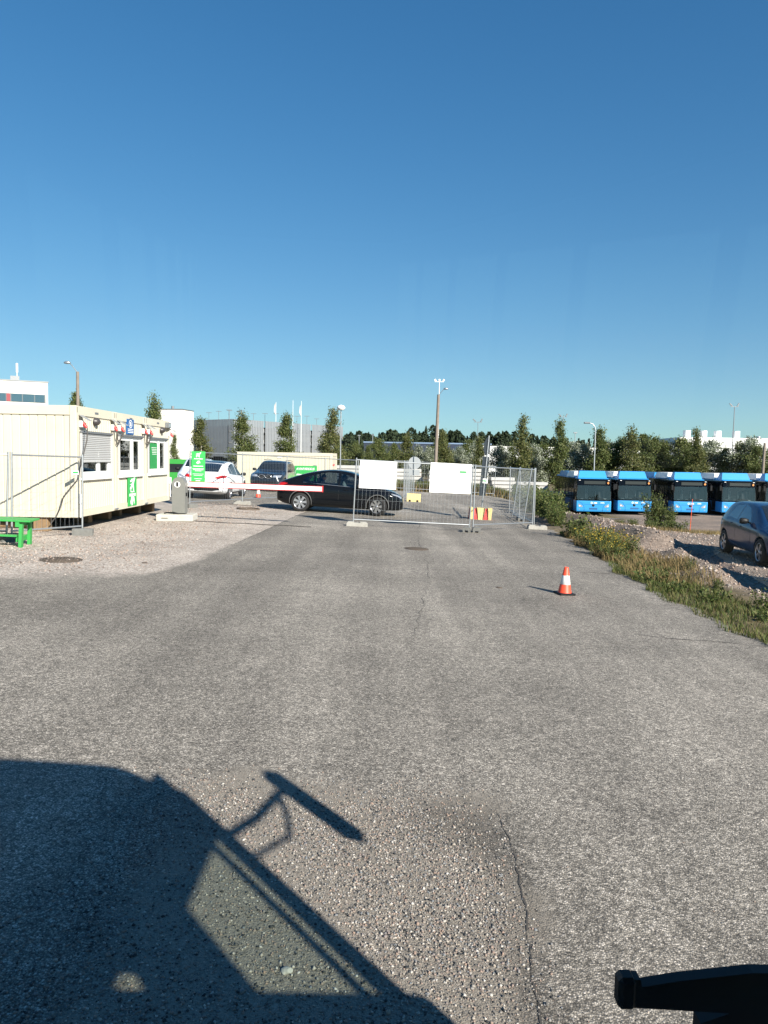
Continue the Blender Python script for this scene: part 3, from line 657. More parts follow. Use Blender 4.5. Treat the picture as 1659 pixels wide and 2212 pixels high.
# ---------------------------------------------------------------- mesh fence panels
def fence_meshes(wd, ht):
    fr = MB(); r = 0.021
    posts = [MB().cyl((x, 0, 0), (x, 0, ht + 0.06), r, None, 8).mesh('post') for x in (0.0, wd)]
    fr.tube([(r, 0, ht), (wd - r, 0, ht)], 0.019, 8); top = fr.mesh('top_rail')
    bot = MB().tube([(r, 0, 0.14), (wd - r, 0, 0.14)], 0.019, 8).mesh('bottom_rail')
    wm = MB(); wr = 0.0022
    k = int((wd - 0.1) / 0.12)
    for i in range(1, k + 1):
        x = wd * i / (k + 1); wm.cyl((x, 0, 0.15), (x, 0, ht - 0.01), wr, None, 4, False, False)
    for z in np.linspace(0.16, ht - 0.02, 7)[1:-1]:
        wm.cyl((0.02, 0.006, z), (wd - 0.02, 0.006, z), wr, None, 4, False, False)
    return posts, top, bot, wm.mesh('wire_mesh')
FC = {}
def fence(a, b, label, ht=2.0, group='mesh site fence panels', plate=None):
    wd = math.dist(a, b); key = (round(wd, 2), ht)
    if key not in FC: FC[key] = fence_meshes(wd, ht)
    posts, top, bot, wm = FC[key]
    rz = math.atan2(b[1] - a[1], b[0] - a[0]); za, zb = G(*a) + 0.07, G(*b) + 0.07
    t = thing('mesh_fence', label, 'fence', (a[0], a[1], za), 0, group)
    t.rotation_euler = (0, -math.atan2(zb - za, wd), rz)
    for m in posts: part('post', m, STEEL, t)
    part('top_rail', top, STEEL, t); part('bottom_rail', bot, STEEL, t); part('wire_mesh', wm, STEEL, t)
    if plate:
        p = MB().box2((plate - 0.09, -0.012, ht - 0.40), (plate + 0.09, -0.004, ht - 0.31)).build('maker_plate', WHITE, t)
        MB().box2((plate - 0.075, -0.0135, ht - 0.375), (plate + 0.075, -0.0125, ht - 0.335)).build('print', GREEN, p)
    return t
fm = MB(); fm.prism([(-0.33, 0), (0.33, 0), (0.33, 0.10), (0.29, 0.145), (0.10, 0.145), (0.09, 0.11), (-0.09, 0.11), (-0.10, 0.145), (-0.29, 0.145), (-0.33, 0.10)], 1, -0.11, 0.11); FOOTME = fm.mesh('concrete_block')
fm = MB(); fm.prism([(-0.12, 0), (-0.05, 0), (-0.05, 0.07), (0.05, 0.07), (0.05, 0), (0.12, 0), (0.12, 0.13), (0.08, 0.155), (-0.08, 0.155), (-0.12, 0.13)], 0, -0.22, 0.22); FOOT2 = fm.mesh('concrete_block')
def foot(x, y, rz, label, kind=0):
    o = link('concrete_block', (FOOTME, FOOT2)[kind])
    if not o.data.materials: o.data.materials.append((CONC, DCONC)[kind])
    tag(o, label, 'concrete foot', 'feet of the mesh fences'); settle(o, x, y, rz, 0.004); return o
# left, by the cabin
fence((-7.72, 15.3), (-6.93, 16.95), 'mesh fence panel leaning toward the near cabin corner', 1.72, plate=1.62)
fence((-7.80, 15.24), (-10.4, 13.9), 'mesh fence panel behind the green bench at the left edge', 1.72, plate=0.3)
foot(-6.90, 16.9, R(15), 'grey block foot under the fence post at the cabin corner', 1)
foot(-7.78, 15.25, R(65), 'grey block foot of the doubled posts behind the green bench', 1)
# the middle of the picture
A, B_ = (-0.96, 23.05), (2.72, 23.45)
fence(A, B_, 'long mesh fence panel carrying two white boards in front of the black car')
fence((2.84, 23.5), (5.22, 25.95), 'mesh fence panel right of the white boards, angled away')
foot(-0.84, 23.02, R(5), 'concrete foot under the left post of the fence with white boards')
foot(2.62, 23.22, R(80), 'dark notched foot under the paired fence posts, left one', 1); foot(2.93, 23.30, R(85), 'dark notched foot under the paired fence posts, right one', 1)
foot(5.35, 25.75, R(4), 'concrete foot at the corner of the angled fence panel')
P5 = [(5.30, 26.05), (5.38, 29.4), (5.55, 32.8)]
for i in range(2): fence(P5[i], P5[i + 1], ['mesh fence panel seen edge-on beyond the fence corner, nearer one', 'mesh fence panel seen edge-on beyond the fence corner, farther one'][i])
foot(5.42, 29.4, R(90), 'concrete foot between the two edge-on fence panels', 1)
o = fence((5.10, 27.0), (5.25, 30.2), 'mesh fence panel leaning slack beside the edge-on panels'); o.rotation_euler.x = R(7)
# white boards hung on the fence
def fence_board(u0, u1, z0, z1, label, mark):
    d = (Vector(B_) - Vector(A)).normalized(); px, py = A[0] + d.x * u0, A[1] + d.y * u0
    t = thing('white_board', label, 'board', (px - d.y * -0.0 + d.y * 0.03, py - d.x * 0.03, G(px, py)), math.atan2(d.y, d.x), 'white boards on the mesh fence')
    t.rotation_euler.y = R(2.0)
    MB().box2((0, -0.006, z0), (u1 - u0, 0.0, z1)).build('sheet', WHITE, t)
    b = MB()
    for k in range(4):
        for zz in (z0 + 0.03, z1 - 0.03): b.box((0.05 + k * (u1 - u0 - 0.1) / 3, -0.008, zz), (0.018, 0.006, 0.018))
    b.build('ties', DSTEEL, t)
    if mark:
        p = MB().box2((0.86, -0.012, z1 - 0.33), (1.22, -0.0065, z1 - 0.18)).build('maker_plate', PVC, t)
        q = MB().box2((0.92, -0.0145, z1 - 0.29), (1.16, -0.0125, z1 - 0.22)).build('print', DSTEEL, p)
        MB().box2((0.95, -0.0165, z1 - 0.275), (1.13, -0.0147, z1 - 0.235)).build('bar', GREEN, p)
fence_board(0.12, 1.28, 1.20, 2.06, 'square white board at the left end of the fence, before the car bonnet', False)
fence_board(2.34, 3.66, 1.18, 2.12, 'wide white board with a small plate, by the paired posts', True)
# behind the barrier
P2 = [(-6.97, 26.5), (-5.71, 29.75), (-4.35, 32.9), (-2.9, 35.9), (-1.4, 38.6)]
L2 = ['mesh fence panel bearing the tall green sign', 'mesh fence panel between the white car and the black SUV', 'mesh fence panel behind the rear of the black car', 'mesh fence panel behind the black car roof']
for i in range(4): fence(P2[i], P2[i + 1], L2[i], 1.92)
foot(-6.9, 26.4, R(60), 'concrete foot below the tall green sign', 1); foot(-5.68, 29.6, R(-5), 'dark concrete foot of the fence behind the barrier arm'); foot(-4.35, 32.7, R(10), 'concrete foot of the fence behind the black car tail')
dv = (Vector(P2[1]) - Vector(P2[0])).normalized()
t = thing('fence_sign', 'tall green sign with white print tied to the mesh fence behind the barrier', 'sign', (-6.93, 26.47, G(-6.9, 26.5)), 0)
t.rotation_euler = (0, R(1), R(12))
MB().box2((0, -0.008, 0.86), (0.48, 0.0, 2.03)).build('board', GREEN, t)
icon(plane_icon(1), 0.20, 0.24, 1.90, WHITE, t, -0.0105, 'aeroplane_symbol', axis=1)
icon(CARI, 0.13, 0.24, 1.63, WHITE, t, -0.0105, 'car_symbol', axis=1)
text('AVIAPARKKI', 0.055, WHITE, t, (0.24, -0.0105, 1.76), (R(90), 0, 0), bold=0.002)
b = MB()
for z, w_, h in ((1.50, .34, .024), (1.41, .40, .014), (1.37, .36, .014), (1.33, .22, .014), (1.22, .38, .012), (1.17, .30, .012), (1.05, .26, .014), (0.98, .16, .02)): b.box((0.24, -0.0095, z), (w_, 0.003, h))
b.build('print_lines', WHITE, t)
# far fences
P3 = [(1.0, 38.2), (1.25, 41.6), (1.5, 45.0), (1.8, 48.4)]
for i in range(3): fence(P3[i], P3[i + 1], ['mesh fence panel edge-on left of the wide white board, nearest', 'mesh fence panel edge-on left of the wide white board, middle one', 'mesh fence panel edge-on left of the wide white board, farthest'][i])
for i in range(2):
    x0 = 0.6 + i * 3.5; fence((x0, 50.8), (x0 + 3.42, 50.8), 'mesh fence panel along the far weeds, %s from the left' % ['first', 'second', 'third', 'fourth', 'fifth'][i])
# ---------------------------------------------------------------- boom barrier
bx, by = -6.05, 21.6; g = G(bx, by)
t = thing('concrete_block', 'pale concrete block under the barrier cabinet', 'concrete block', (bx, by, g), R(4))
MB().box2((-0.52, -0.42, 0), (0.52, 0.42, 0.20), 0.02).build('block', mat('pale_concrete', (0.45, 0.43, 0.38), 0.9, 0, 0.15, 8, 0.4, 60, dirt=0.3), t); MB().box2((-0.36, -0.426, 0.09), (-0.18, -0.421, 0.11)).build('slot', BLACK, t)
t = thing('boom_barrier', 'grey boom barrier with its white and red arm lowered', 'barrier', (bx + 0.08, by, g + 0.20), R(0))
GREYP = mat('grey_powder_coat', (0.20, 0.20, 0.185), 0.5, 0.2, 0.06, 6)
pr = [(-0.19, 0.03), (0.19, 0.03), (0.19, 0.88)] + [(0.19 * math.cos(a), 0.88 + 0.19 * math.sin(a)) for a in np.linspace(0, math.pi, 13)[1:-1]] + [(-0.19, 0.88)]
MB().prism(pr, 1, -0.15, 0.15).build('cabinet', GREYP, t)
MB().box2((-0.17, -0.13, 0), (0.17, 0.13, 0.03)).build('plinth', BLACK, t)
MB().cyl((-0.03, -0.152, 0.86), (-0.03, -0.16, 0.86), 0.085, None, 20).build('disc', WHITE, t); MB().box2((-0.06, -0.166, 0.80), (0.0, -0.161, 0.93)).build('symbol', BLACK, t)
MB().box2((0.188, -0.06, 0.52), (0.20, 0.06, 0.62)).build('vent', BLACK, t)
MB().cyl((0.10, 0.16, 0.86), (0.10, 0.24, 0.86), 0.09, None, 16).build('hub', GREYP, t)
arm = MB().box2((0.10, 0.20, 0.795), (4.12, 0.25, 0.935), 0.012); ao = arm.build('arm', WHITE, t); ao.rotation_euler.y = R(1.1)
for z in (0.783, 0.936): MB().box2((0.2, 0.195, z), (4.12, 0.255, z + 0.011)).build('red_edge', RED, ao)
MB().box2((4.121, 0.19, 0.77), (4.15, 0.26, 0.96), 0.004).build('end_cap', RED, ao)
MB().tube([(0.05, -0.28, 0.02), (-0.1, -0.3, 0.06), (-0.3, -0.26, 0.05), (-0.42, -0.1, 0.02)], 0.018).build('cable', BLACK, t)
# cable trailing over the gravel
pts = [(bx + 0.55 + k * 0.24, by - 0.05 + 0.06 * math.sin(k * 1.3) + 0.02 * k, 0) for k in range(15)]
o = MB().tube([(x, y, G(x, y) + 0.018) for x, y, _ in pts], 0.013, 6).build('ground_cable', CABLE); tag(o, 'dark cable trailing over the gravel under the barrier arm', 'cable')
# ---------------------------------------------------------------- cones, blocks, sign posts
def cone(x, y, h, label, rz=0.2):
    t = settle(thing('traffic_cone', label, 'traffic cone', group='traffic cones'), x, y, rz, 0.005)
    s = h / 0.5
    b = MB(); b.box((0, 0, 0.018 * s), (0.31 * s, 0.31 * s, 0.036 * s), None, 0.012 * s); b.build('base', BLACK, t)
    MB().lathe([(0.125 * s, 0.036 * s), (0.118 * s, 0.05 * s), (0.040 * s, 0.49 * s), (0.034 * s, 0.50 * s), (0.028 * s, 0.50 * s), (0.026 * s, 0.46 * s)], 28).build('body', ORANGE, t)
    f = lambda z: 0.118 - (z - 0.05) * (0.118 - 0.040) / 0.44
    MB().lathe([((f(0.185) + .0005) * s, 0.185 * s), ((f(0.185) + .002) * s, 0.187 * s), ((f(0.35) + .002) * s, 0.348 * s), ((f(0.35) + .0005) * s, 0.35 * s)], 28).build('sleeve', mat('reflective_sleeve', (0.62, 0.64, 0.62), 0.4, 0, 0.06, 8, dirt=0.15), t)
cone(3.13, 12.62, 0.47, 'orange traffic cone standing alone on the asphalt')
cone(-5.85, 34.3, 0.50, 'small distant traffic cone in front of the black SUV')
YEL = mat('yellow_painted_concrete', (0.62, 0.50, 0.22), 0.8, 0, 0.1, 8, 0.3, 50, dirt=0.25)
def jersey(x, y, rz, L_, label, red):
    t = settle(thing('barrier_block', label, 'barrier block', group='painted barrier blocks'), x, y, rz, 0.004)
    MB().prism([(-0.16, 0.0), (0.16, 0.0), (0.15, 0.12), (0.09, 0.42), (-0.09, 0.42), (-0.15, 0.12)], 0, -L_ / 2, L_ / 2).build('body', mat('red_painted_concrete', (0.50, 0.05, 0.045), 0.75, 0, 0.1, 8, 0.3, 50, dirt=0.2) if red else YEL, t)
    if red:
        for c, h in ((-L_ / 2 + .075, .085), (0, .16), (L_ / 2 - .075, .085)):
            MB().prism([(c - h, 0.45), (c + h, 0.45), (c + h * .62, 0.0), (c - h * .62, 0.0)], 1, -0.19, -0.06).build('rib', YEL, t)
            MB().box2((c - h, -0.1, 0.41), (c + h, 0.12, 0.455)).build('cap', YEL, t)
    else:
        for c in (-0.2, 0.2): MB().box2((c - 0.05, -0.17, 0), (c + 0.05, 0.17, 0.09)).build('slot', BLACK, t)
    return t
jersey(3.75, 28.9, R(4), 0.86, 'red and yellow barrier block holding the leaning sign post', True)
jersey(1.54, 38.7, R(-4), 0.72, 'plain yellow barrier block by the far round sign', False)
SIGNBACK = mat('dark_sign_back', (0.035, 0.045, 0.055), 0.5, 0.3, 0.1, 6)
t = thing('sign_post', 'leaning steel post with a stack of dark sign boards seen from behind', 'sign post', (3.80, 29.0, G(3.8, 29)), 0)
t.rotation_euler = (R(0), R(4.2), 0)
MB().cyl((0, 0, 0.3), (0, 0, 3.28), 0.030, None, 10).build('post', STEEL, t)
for z0_, z1_, dx, k in ((0.92, 1.68, 0.0, 1), (1.70, 2.46, -0.01, 1), (2.48, 3.20, 0.02, 0)):
    b = MB(); hw_ = 0.30
    pl = [(-hw_, z0_), (hw_, z0_), (hw_, z1_), (-hw_, z1_)] if k else [(hw_ * 1.05 * math.cos(a), (z0_ + z1_) / 2 + 0.36 * math.sin(a)) for a in np.linspace(0, 2 * math.pi, 9)[:-1] + R(22.5)]
    m_ = Matrix.Rotation(R(58), 4, 'Z'); q = MB().prism(pl, 1, 0.035, 0.042); q.v = [tuple(m_ @ Vector(v)) for v in q.v]; q.build('sign_plate', SIGNBACK, t)
    for z in (z0_ + 0.15, z1_ - 0.15): MB().cyl((0, 0, z), (0, 0, z + 0.03), 0.042, None, 10).build('clamp', STEEL, t)
p = MB().box2((-0.10, -0.045, 1.42), (0.12, -0.038, 1.60)).build('small_plate', WHITE, t); MB().box2((-0.06, -0.049, 1.485), (0.08, -0.046, 1.535)).build('print', GREEN, p)
t = thing('sign_post', 'thin post with a round sign seen from behind over a yellow block', 'sign post', (1.54, 38.95, G(1.54, 38.9)), 0)
MB().cyl((0, 0, 0), (0, 0, 2.35), 0.028, None, 10).build('post', STEEL, t)
GB = mat('grey_sign_back', (0.35, 0.37, 0.38), 0.5, 0.4, 0.08, 6)
MB().cyl((0.02, 0.04, 2.02), (0.02, 0.046, 2.02), 0.33, None, 28).build('round_plate', GB, t); MB().box2((-0.28, 0.04, 1.38), (0.30, 0.046, 1.66)).build('lower_plate', GB, t)
o = MB().cyl((0, 0, 0), (0.05, 0, 1.55), 0.014, None, 6).build('snow_stick', mat('orange_stick', (0.75, 0.10, 0.03), 0.5)); o.location = (13.9, 33.5, G(13.9, 33.5)); tag(o, 'thin orange snow stick standing before the blue buses', 'snow stick')
# ---------------------------------------------------------------- green bench
GW = mat('green_painted_wood', (0.035, 0.30, 0.06), 0.5, 0, 0.12, 10, 0.15, 40, dirt=0.12, dirtcol=(0.1, 0.2, 0.06))
t = settle(thing('bench', 'bright green wooden bench with plank top at the left edge', 'bench', group=None), -8.0, 14.6, R(8), 0.006)
for k in range(5): MB().box2((-1.0, -0.30 + k * 0.122, 0.50), (1.02, -0.30 + k * 0.122 + 0.112, 0.535), 0.005).build('plank', GW, t)
for x in (-0.8, 0.78):
    MB().box2((x - 0.035, -0.30, 0.40), (x + 0.035, 0.30, 0.497)).build('cross_bar', GW, t)
    MB().box2((x - 0.035, -0.24, 0.10), (x + 0.035, 0.24, 0.20)).build('foot_bar', GW, t)
    for s_ in (-1, 1):
        pl = [(s_ * 0.20, 0.46), (s_ * 0.30, 0.46), (s_ * 0.32, 0.0), (s_ * 0.20, 0.0)]
        MB().prism(pl, 0, x + 0.036, x + 0.095).build('leg', GW, t)
MB().box2((-0.8, -0.30, 0.205), (0.78, -0.14, 0.235)).build('stretcher', GW, t)
b = MB(); b.lathe([(0.18, 0.0), (0.30, 0.0), (0.31, 0.05), (0.31, 0.14), (0.29, 0.19), (0.18, 0.19), (0.17, 0.1), (0.18, 0)], 24); o = b.build('old_tyre', RUBBER); tag(o, 'old black tyre lying behind the green bench', 'tyre'); settle(o, -8.35, 15.1, 0, 0.005)
# ---------------------------------------------------------------- cars
def interp(tab, x): return float(np.interp(x, [a for a, _ in tab], [b for _, b in tab]))
def smooth_tab(tab, n=60):
    xs_ = np.array([a for a, _ in tab]); ys_ = np.array([b for _, b in tab]); xi = np.linspace(xs_[0], xs_[-1], n)
    d = np.gradient(ys_, xs_); k = np.clip(np.searchsorted(xs_, xi) - 1, 0, len(xs_) - 2); h = xs_[k + 1] - xs_[k]; t = (xi - xs_[k]) / h
    y = (2 * t**3 - 3 * t**2 + 1) * ys_[k] + (t**3 - 2 * t**2 + t) * h * d[k] + (-2 * t**3 + 3 * t**2) * ys_[k + 1] + (t**3 - t**2) * h * d[k + 1]
    return list(zip(xi, y))
def apply_mods(o):
    dg = bpy.context.evaluated_depsgraph_get(); me = bpy.data.meshes.new_from_object(o.evaluated_get(dg)); old = o.data; o.modifiers.clear(); o.data = me
    bpy.data.meshes.remove(old); return o
def boolean(o, cutter, op='DIFFERENCE'):
    m = o.modifiers.new('b', 'BOOLEAN'); m.operation = op; m.object = cutter; m.solver = 'EXACT'
    apply_mods(o); bpy.data.objects.remove(cutter)
def poly_patch(poly, cuts=3):
    bm = bmesh.new(); vs_ = [bm.verts.new((u, v, 0)) for u, v in poly]; bm.faces.new(vs_)
    bmesh.ops.triangulate(bm, faces=bm.faces); bmesh.ops.subdivide_edges(bm, edges=bm.edges, cuts=cuts, use_grid_fill=True)
    bmesh.ops.triangulate(bm, faces=bm.faces); bm.verts.index_update()
    V = [(v.co.x, v.co.y) for v in bm.verts]; Fx = [[v.index for v in f.verts] for f in bm.faces]; bm.free(); return V, Fx
def grow(poly, d):
    cx = sum(p[0] for p in poly) / len(poly); cy = sum(p[1] for p in poly) / len(poly)
    return [(p[0] + d * (1 if p[0] > cx else -1), p[1] + d * (1 if p[1] > cy else -1)) for p in poly]
def project(poly, bvh, how, eps, name, m, parent, cuts=3, thick=0.0):
    V, Fx = poly_patch(poly, cuts); out = []
    for u, v in V:
        if how in ('L', 'R'): s_ = 1 if how == 'L' else -1; o_, d_ = Vector((u, 3 * s_, v)), Vector((0, -s_, 0))
        elif how == 'F': o_, d_ = Vector((9, u, v)), Vector((-1, 0, 0))
        elif how == 'B': o_, d_ = Vector((-4, u, v)), Vector((1, 0, 0))
        else: o_, d_ = Vector((u, v, 4)), Vector((0, 0, -1))
        hit, nrm, _, _ = bvh.ray_cast(o_, d_)
        if hit is None: hit, nrm, _, _ = bvh.find_nearest(o_ + d_ * (2.2 if how in 'LR' else 3))
        if nrm.dot(d_) > 0: nrm = -nrm
        out.append(hit + nrm * eps)
    return MB().add(out, Fx, True).build(name, m, parent)
def wheel(parent, x, y, r, wd, style, rimmat, steer=0.0):
    side = 1 if y > 0 else -1
    w_ = bpy.data.objects.new('wheel', None); C.objects.link(w_); w_.parent = parent; w_.location = (x, y, r); w_.rotation_euler = (0, 0, steer); w_.empty_display_size = 0.1
    rr = r * 0.70; h = wd / 2
    MB().lathe([(rr, -h * .9), (r * .93, -h), (r * .985, -h * .75), (r, -h * .3), (r, h * .3), (r * .985, h * .75), (r * .93, h), (rr, h * .9), (rr, -h * .9)], 32, axis='y').build('tyre', RUBBER, w_)
    yo = side * h * 0.78
    MB().lathe([(rr, yo * 1.1), (rr * .95, yo * 1.12), (rr * .92, yo * .4), (0.001, yo * .3)], 32, axis='y').build('rim', BLACK if style != 'steel' else rimmat, w_)
    b = MB(); n = {'turbine': 7, 'five': 5, 'ten': 8}.get(style, 5)
    for k in range(n):
        a = 2 * math.pi * k / n
        for da, wa in (((0, 0.105 if style == 'turbine' else 0.06),) if style != 'five' else ((-0.13, 0.045), (0.13, 0.045))):
            pts = [(0.18 * rr, -wa * .5), (0.18 * rr, wa * .5), (0.96 * rr, wa * (1.35 if style == 'turbine' else .8)), (0.96 * rr, -wa * .55)]
            q = [(p * math.cos(a + da) - s_ * rr * 2.2 * math.sin(a + da), p * math.sin(a + da) + s_ * rr * 2.2 * math.cos(a + da)) for p, s_ in pts]
            b.prism(q, 1, yo * .75, yo * 1.02)
    b.lathe([(0.001, yo * 1.05), (0.2 * rr, yo * 1.04), (0.22 * rr, yo * .7)], 16, axis='y'); b.lathe([(rr, yo * 1.1), (rr * 1.02, yo * 1.13), (rr * .95, yo * 1.13), (rr * .93, yo * .9)], 32, axis='y')
    b.build('spokes', rimmat, w_)
    return w_
def car_body(S, paint, root):
    """loft of rounded sections from tail (x=0) to nose (x=L), arches and cabin cut out"""
    Lc = S['L']; T = smooth_tab(S['top'], 80); Bt = S['belt']; Wd = smooth_tab(S['width'], 60); Bo = S['bottom']
    st = sorted(set([0, 0.02, 0.07, 0.15] + list(np.linspace(0.28, Lc - 0.28, 26)) + [Lc - 0.15, Lc - 0.07, Lc - 0.02, Lc]))
    V = []; n = 0; secs = []
    for x in st:
        t = interp(T, x); zb = interp(Bo, x); wv = interp(Wd, x); be = min(interp(Bt, x), t - 0.05)
        g_ = min(1, max(0, (t - be) / 0.5)); wr = wv * (0.86 * (1 - g_) + S.get('roofw', 0.66) * g_)
        s1 = be - zb
        P = [(0, zb), (wv * .55, zb), (wv * .86, zb + .01), (wv * .955, zb + .15 * s1), (wv * .985, zb + .32 * s1), (wv, zb + .58 * s1), (wv * .995, zb + .86 * s1), (wv * .975, zb + .955 * s1), (wv * .945, be)]
        for k in (0.33, 0.66): P.append((wv * .945 + (wr - wv * .945) * (k ** 1.15), be + (t - .055 - be) * k))
        P += [(wr, t - min(.055, (t - be) * .6)), (wr * .88, t - .018 * (0.4 + g_)), (wr * .5, t - .004), (0, t)]
        secs.append(P)
    k = len(secs[0]); ring = 2 * k - 2; Fx = []
    for x, P in zip(st, secs):
        V += [(x, y, z) for y, z in P] + [(x, -y, z) for y, z in P[-2:0:-1]]
    for i in range(len(st) - 1):
        for j in range(ring): Fx.append((i * ring + j, i * ring + (j + 1) % ring, (i + 1) * ring + (j + 1) % ring, (i + 1) * ring + j))
    for base in (0, (len(st) - 1) * ring):
        P = secs[0] if base == 0 else secs[-1]; c = len(V); V.append((st[0] if base == 0 else st[-1], 0, (P[0][1] + P[-1][1]) / 2))
        for j in range(ring): Fx.append((base + j, base + (j + 1) % ring, c))
    o = MB().add(V, Fx, True).build('body', paint, root)
    m = o.modifiers.new('s', 'SUBSURF'); m.levels = 1; m.render_levels = 1; apply_mods(o)
    solid = BVHTree.FromObject(o, bpy.context.evaluated_depsgraph_get()) if False else None
    bm = bmesh.new(); bm.from_mesh(o.data); bvh = BVHTree.FromBMesh(bm); bm.free()
    for xw in S['wheels']:
        for s_ in (-1, 1):
            c = MB().prism([(xw + S['wr'] * 1.14 * math.cos(a), S['wr'] + 0.02 + S['wr'] * 1.14 * math.sin(a)) for a in np.linspace(0, 2 * math.pi, 37)[:-1]], 1, s_ * (S['track'] - 0.17), s_ * 1.3).build('cut', None); boolean(o, c)
    if S.get('cabin'):
        c = MB().prism(S['cabin'], 1, -S['cabw'], S['cabw']).build('cut', None); boolean(o, c)
    for pl in S['windows']:
        c = MB().prism(pl, 1, -1.4, 1.4).build('cut', None); boolean(o, c)
    o.data.polygons.foreach_set('use_smooth', [True] * len(o.data.polygons))
    if hasattr(o.data, 'set_sharp_from_angle'): o.data.set_sharp_from_angle(angle=R(32))
    if not o.data.materials: o.data.materials.append(paint)
    return o, bvh
def car(S, name, label, paint, cat='car', group=None, rim='five', rimmat=None, steer=0.0, glass=None, trim=None):
    root = thing(name, label, cat, group=group)
    body, bvh = car_body(S, paint, root); gl = glass or CARGLASS; trim = trim or BLACK
    for pl in S['windows']:
        for s_ in 'LR':
            q = project(grow(pl, 0.012), bvh, s_, 0.001, 'window', gl, root, 3)
    if S.get('trimline'):
        for s_ in 'LR': project(S['trimline'], bvh, s_, 0.004, 'window_trim', trim, root, 2)
    project(S['windscreen'], bvh, 'T', 0.004, 'windscreen', DARKGLASS, root, 5)
    project(S['rear_window'], bvh, 'T', 0.004, 'rear_window', DARKGLASS, root, 5)
    if S.get('glassroof'): project(S['glassroof'], bvh, 'T', 0.004, 'glass_roof', DARKGLASS, root, 4)
    for pl in S['headlamps']:
        project(pl, bvh, 'F', 0.006, 'headlight', LAMPGLASS, root, 4); project([(-u, v) for u, v in pl][::-1], bvh, 'F', 0.006, 'headlight', LAMPGLASS, root, 4)
    for pl in S['tail']:
        project(pl, bvh, 'B', 0.006, 'tail_light', REDLAMP, root, 4); project([(-u, v) for u, v in pl][::-1], bvh, 'B', 0.006, 'tail_light', REDLAMP, root, 4)
    for pl in S.get('tailside', []):
        for s_ in 'LR': project(pl, bvh, s_, 0.005, 'side_tail_light', REDLAMP, root, 3)
    for pl in S.get('grille', []): project(pl, bvh, 'F', 0.007, 'grille', BLACK, root, 3)
    for pl in S.get('rear_trim', []): project(pl, bvh, 'B', 0.005, 'rear_bumper_trim', BLACK, root, 3)
    for pl in S.get('sill', []):
        for s_ in 'LR': project(pl, bvh, s_, 0.006, 'sill_trim', BLACK, root, 3)
    SEAM = mat('panel_gap', (0.008, 0.008, 0.008), 0.8)
    for pl in S.get('seams', []):
        for s_ in 'LR': project(pl, bvh, s_, 0.002, 'door_gap', SEAM, root, 3)
    for x, z in S.get('handles', []):
        for s_ in (-1, 1):
            h, nn, _, _ = bvh.ray_cast(Vector((x, 3 * s_, z)), Vector((0, -s_, 0)))
            if h: MB().box((0, 0, 0), (0.2, 0.035, 0.03), None, 0.008).build('door_handle', paint, root, tuple(h + nn * 0.004))
    mx, mz = S['mirror']
    for s_ in (-1, 1):
        h, nn, _, _ = bvh.ray_cast(Vector((mx, 3 * s_, mz)), Vector((0, -s_, 0))); yb = h.y if h else 0.85 * s_
        b = MB(); b.tube([(mx, yb - 0.02 * s_, mz - 0.02), (mx, yb + 0.08 * s_, mz + 0.01)], 0.022)
        b.lathe([(0.001, -0.11), (0.05, -0.10), (0.075, -0.03), (0.078, 0.06), (0.06, 0.10), (0.001, 0.11)], 14, (0, 0, 0))
        o_ = len(b.v) - 14 * 6
        mm = Matrix.Translation((mx, yb + 0.15 * s_, mz + 0.03)) @ Matrix.Rotation(R(90), 4, 'X')
        b.v[o_:] = [tuple(mm @ Vector((v[0] * .9, v[1], v[2]))) for v in b.v[o_:]]
        b.build('door_mirror', S.get('mirmat') or BLACK, root)
    for i, xw in enumerate(S['wheels']):
        for s_ in (-1, 1): wheel(root, xw, s_ * (S['track'] - 0.01), S['wr'], 0.225, rim, rimmat or ALLOY, steer if i == 1 else 0)
    root['_'] = 0; del root['_']
    return root, bvh, body
